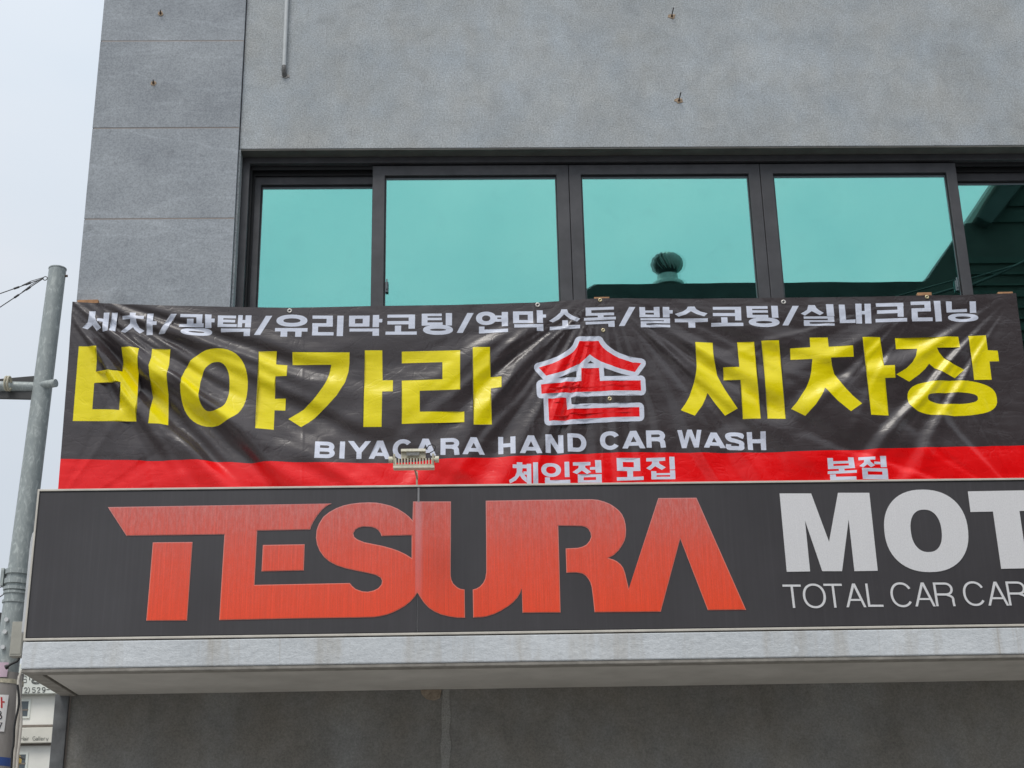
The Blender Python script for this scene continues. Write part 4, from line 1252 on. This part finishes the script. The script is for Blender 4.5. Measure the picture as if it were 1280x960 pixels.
# ------------------------------------------------------------------ utility pole
YP = 5.0
ptop, pbot = wp(72, 337, YP), wp(18, 760, YP)
dirp = (pbot - ptop) / (ptop.z - pbot.z)          # per metre of drop
def pole_pt(z): return ptop + dirp * (ptop.z - z)
def zp(y): 
    # height on the pole axis seen at photo row y
    lo, hi = 0.0, ptop.z + 1
    for _ in range(40):
        mid = (lo + hi) / 2
        q = pole_pt(mid); c_ = ROT @ (np.array(q) - CAM)
        yy = 480 - F_PX * c_[1] / -c_[2]
        if yy > y: lo = mid
        else: hi = mid
    return (lo + hi) / 2
scp = 1 / float(np.linalg.norm(np.array(P(101, 500, YP)) - np.array(P(100, 500, YP))))   # px per metre
rad_t, rad_b = 11.0 / scp, 14.3 / scp
zc = zp(845)
pole = empty('utility_pole', tuple(pole_pt(0)), 'tall galvanised steel pole on a concrete pole, leaning beside the building corner', 'pole')
mb = MB(); n_ = 14
mb.tube([pole_pt(zc - .3 + (ptop.z - zc + .3) * k / n_) for k in range(n_ + 1)], [rad_b + (rad_t - rad_b) * k / n_ for k in range(n_ + 1)], 28)
mb.build('steel_tube', M_GALV, pole)
mb = MB(); mb.tube([ptop, ptop + Vector((0, 0, .012))], rad_t + .004, 28); mb.build('top_cap', M_GALV, pole)
rc = 20.5 / scp
mb = MB(); mb.tube([pole_pt(0), pole_pt(zc + .02)], [rc + .05, rc], 32); mb.build('concrete_shaft', M_CONC, pole)
for y_, hgt_ in ((716, .05), (728, .05), (737, .03)):
    z_ = zp(y_); mb = MB(); q0, q1 = pole_pt(z_ - hgt_ / 2), pole_pt(z_ + hgt_ / 2)
    mb.tube([q0, q1], rad_b + .012, 24); mb.build('pole_band', M_GALV, pole)
z_ = zp(722); q = pole_pt(z_); mb = MB(); mb.box(q.x - rad_b - .045, q.x - rad_b - .013, q.y - .05, q.y + .05, z_ - .09, z_ + .09); mb.build('band_clamp', M_GALV, pole, bevel=.004)
for y_ in (742, 753):
    z_ = zp(y_); mb = MB(); mb.tube([pole_pt(z_ - .012), pole_pt(z_ + .012)], rad_b + .006, 24); mb.build('pole_strap', M_GALV, pole)
for y_ in (778, 793, 812):
    z_ = zp(y_); q = pole_pt(z_); mb = MB(); mb.tube([(q.x - .02, q.y - rad_b + .02, q.z), (q.x - .02, q.y - rad_b - .03, q.z)], .022, 8); mb.build('step_bolt', M_WHITEBOX, pole)
for y_ in (854,):
    z_ = zp(y_); mb = MB(); mb.tube([pole_pt(z_ - .02), pole_pt(z_ + .02)], rc + .008, 28); mb.build('pole_strap', M_CREAMD, pole)
z_ = zp(955); mb = MB(); mb.tube([pole_pt(z_ - .03), pole_pt(z_ + .05)], rc + .012, 28); mb.build('blue_strap', M_BLUE, pole)
# cross arm through the pole
za = zp(484); q = pole_pt(za)
arm = MB(); arm.tube([(q.x - .03, q.y - .0, q.z), (q.x - 3.0, q.y - .2, q.z + .02)], .055, 16)
ar = arm.build('cross_arm', M_GALV, pole)
mb = MB(); mb.tube([(q.x - .05, q.y - .04, q.z), (q.x + 20.5 / scp, q.y - .12, q.z)], .043, 16); mb.build('arm_stub', M_GALV, pole)
mb = MB()
mb.add([(q.x - .06, q.y - .03, q.z + .12), (q.x - .06, q.y + .01, q.z + .12), (q.x - .75, q.y - .03, q.z + .062), (q.x - .75, q.y + .01, q.z + .062), (q.x - .06, q.y - .03, q.z + .05), (q.x - .06, q.y + .01, q.z + .05)],
       [(0, 2, 4), (1, 5, 3), (0, 1, 3, 2), (4, 2, 3, 5), (0, 4, 5, 1)])
mb.add([(q.x - .06, q.y - .03, q.z - .14), (q.x - .06, q.y + .01, q.z - .14), (q.x - 1.2, q.y - .03, q.z - .10), (q.x - 1.2, q.y + .01, q.z - .10), (q.x - .06, q.y - .03, q.z - .055), (q.x - .06, q.y + .01, q.z - .055), (q.x - 1.2, q.y - .03, q.z - .06), (q.x - 1.2, q.y + .01, q.z - .06)],
       [(0, 2, 6, 4), (1, 5, 7, 3), (0, 1, 3, 2), (4, 6, 7, 5), (0, 4, 5, 1), (2, 3, 7, 6)])
mb.build('gusset', M_DARKMETAL, pole)
qc = wp(12.5, 485, YP - .04)
mb = MB()
for dx in (-.014, .014): torus(mb, (0, 0, 0), .072, .012, 20, 6)
nv = len(mb.v) // 2
mb.v = [(qc.x + (-.014 if i < nv else .014) + v[1], q.y - .12 + v[0], q.z + v[2]) for i, v in enumerate(mb.v)]
mb.build('hose_clamp', M_CREAMD, pole)
# eye, guy wires
er = wp(56.5, 348, YP - .02)
mb = MB(); torus(mb, (er.x, er.y, er.z), .022, .005, 14, 5); mb.build('guy_ring', M_DARKMETAL, pole)
q2 = wp(81, 345, YP); mb = MB(); mb.tube([(q2.x - .03, q2.y, q2.z), (q2.x + .03, q2.y, q2.z)], .014, 8); mb.build('eye_bolt', M_RUST, pole)
for ye, yb_, lb in ((367, 332, 'upper thin guy wire from the ring at the pole top'), (384, 560, 'lower thin guy wire from the ring at the pole top')):
    a_ = Vector((er.x - .02, er.y, er.z)); b_ = wp(0, ye, YP); d_ = b_ - a_
    end = a_ + d_ * 6
    mb = MB(); mb.tube([a_ + (end - a_) * k / 12 - Vector((0, 0, .0)) for k in range(13)], .0055, 5)
    o = mb.build('guy_wire', M_DARKMETAL); tag(o, lb + ' running off to the left', 'wire', 'guy wires at the pole top')
    for k in (.35, .62): 
        c_ = a_ + d_ * k; mb = MB(); mb.tube([c_ - d_.normalized() * .03, c_ + d_.normalized() * .03], .011, 6); mb.build('wire_grip', M_DARKMETAL, o)
    mb = MB(); mb.tube([a_ + Vector((0, 0, .012)), a_ + d_ * .28 + Vector((0, 0, .02)), a_ + d_ * .5 + Vector((0, 0, .006))], .004, 5); mb.build('wire_tail', M_DARKMETAL, o)

# box, notices and lead on the pole
a_, b_ = P(17, 778, YP - .25), P(27.8, 821, YP - .25)
o = MB().box(a_[0], b_[0], YP - .29, YP - .16, b_[2], a_[2]).build('meter_box', M_BOX, bevel=.006)
tag(o, 'small beige metal box strapped to the steel pole beside the sign end', 'box')
mb = MB(); mb.box(a_[0] + .01, b_[0] - .01, YP - .295, YP - .2905, b_[2] + .02, a_[2] - .02); mb.build('box_door', M_BOX, o, bevel=.002)
mb = MB(); mb.tube([wp(24, 823, YP - .26), wp(21, 827, YP - .28), wp(14, 830, YP - .3), wp(8, 834, YP - .32)], .012, 8); mb.tube([wp(10, 833, YP - .32), wp(6.5, 834.5, YP - .33)], .022, 8)
o = mb.build('black_lead', M_BLACK); tag(o, 'short black cable with a blunt end hanging under the beige pole box', 'cable')


def pole_plate(name, x0, x1, y0, y1, r_, mat, label, cat):
    """a plate bent round the pole"""
    z0, z1 = zp(y1), zp(y0)
    q0, q1 = pole_pt(z0), pole_pt(z1)
    cxp = lambda qv: 640 + F_PX * (ROT @ (np.array(qv) - CAM))[0] / -(ROT @ (np.array(qv) - CAM))[2]
    a0 = math.asin(max(-.98, min(.98, (x0 - cxp((q0 + q1) / 2)) / scp / r_))); a1 = math.asin(max(-.98, min(.98, (x1 - cxp((q0 + q1) / 2)) / scp / r_)))
    N = 10; vs = []
    for k in range(N + 1):
        t_ = a0 + (a1 - a0) * k / N
        for rr in (r_, r_ + .004):
            for qv, zz_ in ((q0, z0), (q1, z1)): vs.append((qv.x + rr * math.sin(t_), qv.y - rr * math.cos(t_), zz_))
    fs = []
    for k in range(N):
        b = k * 4; c_ = b + 4
        fs += [(b + 2, c_ + 2, c_ + 3, b + 3), (b, b + 1, c_ + 1, c_), (b + 1, b + 3, c_ + 3, c_ + 1), (b, c_, c_ + 2, b + 2)]
    fs += [(0, 2, 3, 1), (N * 4, N * 4 + 1, N * 4 + 3, N * 4 + 2)]
    mb = MB(); mb.add(vs, fs, False); o = mb.build(name, mat)
    tag(o, label, cat)
    def on(xp, yp, lift=.007):
        z__ = zp(yp); qv = pole_pt(z__); t_ = math.asin(max(-.98, min(.98, (xp - cxp(qv)) / scp / r_)))
        return (qv.x + (r_ + lift) * math.sin(t_), qv.y - (r_ + lift) * math.cos(t_), z__)
    return o, on


o, on = pole_plate('pink_notice', 1, 15.5, 832, 850, rc + .01, M_PINK, 'small faded pink notice wrapped round the concrete pole just under the steel tube', 'notice')
o, on = pole_plate('parking_notice', -16, 12.8, 872, 917.5, rc + .012, M_PAPER, 'white notice with red and black characters wrapped round the concrete pole', 'notice')


def on_strokes(mb, strokes, wpx):
    for s_ in strokes:
        for sh in thick(s_, wpx, wpx):
            tri = tessellate_polygon([[Vector((v[0], v[1], 0)) for v in sh]])
            mb.add([on(*v) for v in sh], [tuple(t_) for t_ in tri])
mb = MB()
on_strokes(mb, [[(-1.5, 879), (5.5, 878.6)], [(2.3, 875.5), (2.3, 878.5)], [(2.4, 879), (1, 884), (-2, 888)], [(1.8, 882), (5.8, 887)], [(8.3, 875), (8.3, 888.5)], [(8.3, 881), (11.4, 881)]], 1.7)
mb.build('red_characters', M_REDINK, o)
mb = MB()
on_strokes(mb, [[(-3, 897.5), (-.5, 897.5)], arc(5, 894.6, 2.5, 2.3, 0, 357, 14, 2), arc(5, 899.6, 3.0, 2.7, 0, 357, 14, 2), [(1.6, 907), (8, 906.6), (4.4, 916)]], 1.3)
mb.build('black_digits', M_BLACKINK, o)
mb = MB(); on_strokes(mb, [[(-2, 890.3), (5, 890)]], .8); mb.build('red_line', M_REDINK, o)
o2, on2 = pole_plate('grey_notice', -16, 2.5, 922, 940, rc + .012, M_DARKMETAL, 'dark grey plate low on the concrete pole below the white notice', 'notice')

# white rounded cabinet behind the end of the shop sign
a_, b_ = P(34.5, 668, .6), P(52, 800, .6)
mb = MB(); zt_, zb_ = a_[2], b_[2]
x0_ = float(P(31.0, 744, .35)[0]); x1_ = x0_ + .12
mb.prism([(x0_, zb_), (x1_, zb_), (x1_, zt_), (x0_ + .07, zt_), (x0_ + .03, zt_ - .02), (x0_ + .008, zt_ - .06), (x0_, zt_ - .12)], .35, .95)
o = mb.build('air_unit', M_WHITEBOX, bevel=.01); tag(o, 'white rounded unit on the side wall showing behind the left end of the sign', 'unit')
for y_ in (.5, .76):
    mb = MB(); mb.box(x1_ - .01, XL + .004, y_, y_ + .06, zb_ + .2, zb_ + .25); mb.build('wall_bracket', M_GALV, o)

# loose cables beside the pole
for k, (pts, rr, mt, lb) in enumerate((
        ([(25, 845), (24, 862), (22.5, 890), (20, 925), (17, 965), (12, 1100)], .022, M_CABLEW, 'thick cream cable hanging between the concrete pole and the far building'),
        ([(27, 838), (23, 852), (24.5, 868), (26.5, 900), (24, 930), (21, 965), (17, 1100)], .013, M_CABLEW, 'thinner cream cable curving beside the thick one'),
        ([(22, 856), (23.5, 880), (18.5, 905), (17, 930), (15, 945), (13, 1000)], .011, M_BLACK, 'thin black cable hanging close to the concrete pole'))):
    mb = MB(); sp_ = spline(pts, 6); mb.tube([P(x, y, YP - .5 - .04 * k) for x, y in sp_], rr, 8)
    o = mb.build('hanging_cable', mt); tag(o, lb, 'cable', 'cables beside the pole')
for k, (pts, lb) in enumerate((([(-40, 706), (12, 735)], 'thin overhead wire crossing the sky far left, highest of those low by the pole'), ([(-30, 742), (4, 733), (12, 729)], 'thin overhead wire low on the left that bends up to the pole'),
                               ([(-30, 760), (0, 746), (10, 737)], 'lowest thin overhead wire reaching the pole above the bolts'))):
    mb = MB(); mb.tube([P(x, y, YP + .3 + .1 * k) for x, y in spline(pts, 5)], .006, 5); o = mb.build('overhead_wire', M_DARKMETAL); tag(o, lb, 'wire', 'overhead wires left of the pole')
a_, b_ = P(-14, 768, YP + 1), P(4.5, 838, YP + 1)
mb = MB(); mb.tube([((a_[0] + b_[0]) / 2, YP + 1, b_[2]), ((a_[0] + b_[0]) / 2, YP + 1, a_[2])], (b_[0] - a_[0]) / 2, 20)
o = mb.build('transformer', M_DARKMETAL, bevel=.01); tag(o, 'dark cylindrical transformer cut off by the left edge beyond the pole', 'transformer')
mb = MB(); cx_ = (a_[0] + b_[0]) / 2
mb.tube([(cx_ + .07, YP + 1, a_[2]), (cx_ + .07, YP + 1, a_[2] + .22)], .02, 8); mb.build('insulator', M_CREAMD, o)
mb = MB(); mb.box(cx_ - .5, cx_ - .46, YP + .95, YP + 1.05, 0, a_[2] + .5); mb.box(cx_ - .46, cx_ + .05, YP + 1.22, YP + 1.26, b_[2] + .05, b_[2] + .12); mb.build('support', M_GALV, o)

# ------------------------------------------------------------------ far building with signboards
YF = 75.0
def F(x, y, Y=YF): return P(x, y, Y)
zr = F(50, 846)[2]
fx0, fx1 = F(-60, 900)[0], F(150, 900)[0]
far = empty('far_building', ((fx0 + fx1) / 2, YF + 5, 0), 'distant cream rendered building with brown storey lines, seen between pole and corner', 'building')
mb = MB(); mb.box(fx0, fx1, YF, YF + 12, 0, zr); mb.build('wall', M_FARWALL, far)
for y_ in (907.5, 930.5, 1010):
    z_ = F(50, y_)[2]; mb = MB(); mb.box(fx0, fx1, YF - .12, YF - .01, z_ - .06, z_ + .06); mb.build('storey_band', M_FARTRIM, far)
for x0_, x1_, y0_, y1_ in ((20, 32.5, 876.5, 898), (16, 29, 943, 966)):
    a_, b_ = F(x0_, y0_), F(x1_, y1_)
    mb = MB(); ring_box(mb, a_[0], b_[0] + .2, b_[2], a_[2] + .1, .12, .12, .1, .12, YF - .06, YF - .01); f_ = mb.build('window', M_FARSIGN, far)
    mb = MB(); mb.box(a_[0] + .1, b_[0] + .1, YF - .05, YF - .012, b_[2] + .12, a_[2]); mb.build('glass', M_FARGLASS, f_)
    mb = MB(); mb.box(a_[0] + .1, b_[0] + .1, YF - .07, YF - .055, (a_[2] + b_[2]) / 2 - .06, (a_[2] + b_[2]) / 2 + .03); mb.build('glazing_bar', M_FARTRIM, f_)


def far_text(parent, words, mat, Y):
    """words: (char, x0, x1, y0, y1, stroke)"""
    D7 = {'2': [[(.05, .25), (.2, .05), (.6, 0), (.9, .15), (.9, .35), (.5, .65), (.05, 1), (1, 1)]], '5': [[(.95, 0), (.2, 0), (.1, .45), (.5, .38), (.9, .5), (.95, .75), (.7, 1), (.3, 1), (.03, .85)]],
          '9': [arc(.5, .3, .42, .3, 0, 350, 14, 2), [(.92, .3), (.85, .7), (.6, .98), (.15, .95)]], '-': [[(0, .5), (1, .5)]], ')': [[(.1, -.1), (.7, .2), (.8, .6), (.1, 1.15)]],
          'H': [[(0, 0), (0, 1)], [(1, 0), (1, 1)], [(0, .5), (1, .5)]], 'a': [[(.1, .45), (.5, .35), (.85, .5), (.85, 1)], arc(.45, .78, .38, .22, 0, 350, 10, 2)], 'i': [[(.5, .35), (.5, 1)], [(.5, .05), (.5, .15)]],
          'r': [[(.2, .35), (.2, 1)], [(.2, .6), (.5, .38), (.9, .38)]], 'G': [arc(.5, .5, .5, .5, 320, 30, 16, 2), [(.6, .55), (1, .55), (1, .95)]], 'l': [[(.5, 0), (.5, 1)]],
          'e': [arc(.5, .68, .42, .32, 30, 360, 12, 2), [(.08, .66), (.92, .66)]], 'y': [[(.05, .35), (.5, .95)], [(.95, .35), (.4, 1.25)]]}
    mb = MB(); n = 0
    for ch, x0, x1, y0, y1, wd in words:
        for s_ in D7[ch]:
            pts = [(x0 + a * (x1 - x0), y0 + b * (y1 - y0)) for a, b in s_]
            for sh in thick(pts, wd, wd):
                tri = tessellate_polygon([[Vector((v[0], v[1], 0)) for v in sh]])
                W2 = PN(sh, Y - .002 * (n % 5)); n += 1
                mb.add([tuple(q_) for q_ in W2], [tuple(t_) for t_ in tri])
    return mb.build('lettering', mat, parent)


a_, b_ = F(14, 845), F(90, 868)
o = MB().box(a_[0], b_[0], YF - .45, YF - .05, b_[2], a_[2] + .6).build('far_signboard', M_FARSIGN, bevel=.03)
tag(o, 'pale signboard with a black phone number high on the distant cream building', 'sign')
far_text(o, [('2', 30.2, 34.3, 859.5, 865.6, .9), (')', 35, 37.5, 859.5, 865.6, .8), ('5', 40.2, 44.3, 859.5, 865.6, .9), ('2', 46.2, 50.3, 859.3, 865.4, .9), ('9', 52.4, 56.8, 859.2, 865.3, .9), ('-', 58, 62, 858.8, 865, .9)], M_BLACKINK, YF - .47)
mb = MB(); n = 0
for s_ in ([(26, 852), (28, 849), (33, 849), (33, 853), (26.5, 853.2)], arc(45, 851.5, 5.5, 3.2, 0, 355, 16, 2), arc(45, 851.5, 4.2, 1.6, 0, 355, 16, 2), [(25.5, 845.5), (31, 844.8), (33.5, 846.5)], [(37, 843), (37, 850)]):
    for sh in thick(s_, .9, .9):
        tri = tessellate_polygon([[Vector((v[0], v[1], 0)) for v in sh]]); W2 = PN(sh, YF - .47 - .004 * n); n += 1
        mb.add([tuple(q_) for q_ in W2], [tuple(t_) for t_ in tri])
mb.build('outlined_characters', M_BLACKINK, o)
a_, b_ = F(18, 911), F(90, 929)
o = MB().box(a_[0], b_[0], YF - .4, YF - .13, b_[2], a_[2]).build('far_signboard', M_FARSIGN2, bevel=.03)
tag(o, 'beige signboard reading Hair Gallery on the distant cream building', 'sign')
hx = [('H', 26, 29), ('a', 29.8, 32.2), ('i', 32.4, 33.6), ('r', 34, 36.3), ('G', 41, 44.3), ('a', 45, 47.4), ('l', 47.8, 49), ('l', 49.3, 50.5), ('e', 51, 53.6), ('r', 54.3, 56.6), ('y', 57.2, 60.6)]
far_text(o, [(c_, x0_, x1_, 920.6, 925.4, .62) for c_, x0_, x1_ in hx], plain('grey_letters', (.16, .16, .14), .6), YF - .42)
a_, b_ = P(19.5, 944, 30), P(22.6, 953, 30)
mb = MB(); mb.box(a_[0], b_[0], 29.9, 30.3, b_[2], a_[2]); mb.tube([((a_[0] + b_[0]) / 2, 30.1, 0), ((a_[0] + b_[0]) / 2, 30.1, b_[2])], .04, 8)
o = mb.build('traffic_signal', M_YELLOWP, bevel=.01); tag(o, 'small yellow signal box low between the cables and the far building', 'signal')
mb = MB(); 
for px_ in (24, 26): mb.tube([P(px_, 946, 30), P(px_ + 5, 949, 30)], .02, 6)
mb.build('signal_bracket', M_DARKMETAL, o)

# ------------------------------------------------------------------ across the street (mirrored in the glass)
GY = .15
def MIR(x, y, Yo):
    q_ = P(x, y, 2 * GY - Yo); return (float(q_[0]), Yo, float(q_[2]))
YO = -24.0
t0 = MIR(733, 371, YO); t1 = MIR(746, 357.5, YO); t2 = MIR(951, 350.5, YO)
opp = empty('brick_house', ((t0[0] + t2[0]) / 2, YO - 4, 0), 'dark brick house across the street, mirrored low in the middle windows', 'building')
zr2 = (t1[2] + t2[2]) / 2
xe = t2[0] + 9
mb = MB(); mb.prism([(t0[0] - .2, 0), (xe, 0), (xe, zr2 - .5), (t0[0] - .2, zr2 - .5)], YO - 8, YO - .4); mb.build('wall', M_OPPW, opp)
mb = MB(); mb.prism([(t0[0] - .5, zr2 - .499), (xe + .1, zr2 - .499), (xe + .1, zr2), (t1[0], zr2)], YO - 8.2, YO); mb.build('roof_edge', M_OPPR, opp)
for k in range(5):
    x_ = t0[0] + 1.2 + k * 2.4
    f_ = MB(); ring_box(f_, x_, x_ + 1.3, zr2 - 3.2, zr2 - 1.7, .07, .07, .07, .07, YO - .4, YO - .33); f_ = f_.build('window', M_ALLOY, opp)
    mb = MB(); mb.box(x_ + .07, x_ + 1.23, YO - .39, YO - .37, zr2 - 3.13, zr2 - 1.77); mb.build('glass', M_FARGLASS, f_)
# turbine ventilator
vb0, vb1 = MIR(822, 354, YO - .8), MIR(865, 352, YO - .8)
vt = MIR(836, 317, YO - .8)
vx = (MIR(816, 335, YO - .8)[0] + MIR(858, 335, YO - .8)[0]) / 2; R_ = (MIR(858, 335, YO - .8)[0] - MIR(816, 335, YO - .8)[0]) / 2
zb_, zt_ = vb0[2] - .12, vt[2]
vent = empty('roof_ventilator', (vx, YO - .8, zb_), 'ribbed turbine roof ventilator mirrored in the window over the banner middle', 'ventilator')
mb = MB(); H_ = zt_ - zb_
prof = [(.95, 0.0), (.95, .10), (.62, .20), (.62, .34)]
mb.tube([(vx, YO - .8, zb_ + H_ * h_) for _, h_ in prof], [R_ * r_ for r_, _ in prof], 20); mb.build('vent_neck', M_VENT, vent)
nb = 15; mb = MB()
for k in range(nb):
    a0 = 2 * math.pi * k / nb
    vs = []
    for j in range(9):
        t_ = j / 8; ph = math.pi * (-.34 + .82 * t_)
        rr = R_ * (math.cos(ph) * 1.0); zz_ = zb_ + H_ * (.69 + .31 * math.sin(ph))
        a_ = a0 + t_ * .8
        vs += [(vx + rr * math.cos(a_), YO - .8 + rr * math.sin(a_), zz_), (vx + rr * .70 * math.cos(a_ + .30), YO - .8 + rr * .70 * math.sin(a_ + .30), zz_)]
    mb.add(vs, [(2 * j, 2 * j + 1, 2 * j + 3, 2 * j + 2) for j in range(8)], True)
mb.build('vent_blades', M_VENT, vent)
mb = MB(); mb.tube([(vx, YO - .8, zb_ + H_ * z__) for z__ in (.36, .5, .66, .84, .95)], [R_ * q__ for q__ in (.5, .66, .72, .6, .3)], 16); mb.build('vent_drum', M_TRACK, vent)
mb = MB(); mb.tube([(vx, YO - .8, zt_ - .05 * H_), (vx, YO - .8, zt_ + .01)], [R_ * .42, R_ * .25], 16); mb.build('vent_cap', M_VENT, vent)

YG = -17.0
gp = [MIR(1135, 372, YG), MIR(1160, 347, YG), MIR(1192, 300, YG), MIR(1207, 279, YG), MIR(1212, 273.5, YG), MIR(1221, 272.5, YG), MIR(1251, 224, YG), MIR(1330, 98, YG)]
gab = empty('gabled_house', (gp[4][0] + 3, YG - 4, 0), 'tall dark gabled house across the street, mirrored in the right hand panes', 'building')
gx_ap = gp[-1][0] + 1.2; gz_ap = gp[-1][2] + .7
poly = [(g_[0], g_[2]) for g_ in gp] + [(gx_ap, gz_ap), (gx_ap + 7, gz_ap - 6), (gx_ap + 7, 0), (gp[0][0], 0)]
mb = MB(); mb.prism(poly, YG - 8, YG); mb.build('wall', M_OPPW, gab)
# rake board and lighter gable panels
rk = []
a_, b_ = Vector(gp[5]), Vector((gx_ap, YG, gz_ap))
d_ = (b_ - a_); nrm = Vector((-d_.z, 0, d_.x)).normalized()
mb = MB(); mb.prism([(a_.x, a_.z), (b_.x, b_.z), (b_.x - nrm.x * .25, b_.z - nrm.z * .25), (a_.x - nrm.x * .25 + .1, a_.z - nrm.z * .25)], YG + .003, YG + .3); mb.build('rake_board', M_OPPR, gab)
for y0_, y1_, xk in ((228, 252, 1262), (258, 272, 1242)):
    a_, b_ = MIR(xk, y0_, YG), MIR(1400, y1_, YG)
    mb = MB(); mb.prism([(a_[0] - .0, b_[2]), (b_[0], b_[2]), (b_[0], a_[2]), (a_[0] + .25, a_[2])], YG + .003, YG + .05); mb.build('gable_panel', M_OPPS, gab)
for k in range(14):
    a_ = MIR(1213 + k * .5, 325 + k * 14, YG)
    mb = MB(); mb.box(a_[0] - .2, a_[0] + 7, YG + .003, YG + .05, a_[2], a_[2] + (.05 if k % 3 else .14)); mb.build('string_course', M_OPPS, gab)
# wires across the street
for k, (pa, pb, lb) in enumerate((((900, 395), (1192, 320), 'thin street wire mirrored across the lower corner of the full right sash'), ((1100, 352), (1192, 330), 'thick black street wire mirrored at the lower right of the full right sash'))):
    a_, b_ = Vector(MIR(*pa, YG + 3)), Vector(MIR(*pb, YG + 3)); d_ = b_ - a_
    a_ -= d_ * 1.5; b_ += d_ * 1.5
    mb = MB(); mb.tube([a_ + (b_ - a_) * (i / 16) - Vector((0, 0, .5 * (1 - (i / 8 - 1) ** 2))) for i in range(17)], .014 + .01 * k, 6)
    o = mb.build('street_wire', M_BLACK); tag(o, lb, 'wire', 'street wires mirrored in the glass')

# ------------------------------------------------------------------ ground
mb = MB(); mb.box(-600, 600, -600, 600, -.5, -.004); o = mb.build('ground', M_ASPH); tag(o, kind='structure')
mb = MB(); mb.box(-60, 60, -3.2, 14, -.003, .13); o = mb.build('pavement', M_PAVE, bevel=.02); tag(o, kind='structure')
mb = MB(); mb.box(-60, 60, -40, -13.0, -.003, .13); o = mb.build('pavement', M_PAVE, bevel=.02); tag(o, kind='structure')
for y_ in (-8.1,):
    mb = MB(); mb.box(-60, 60, y_ - .07, y_ + .07, -.003, .0015); o = mb.build('road_line', M_LINE); tag(o, kind='structure')
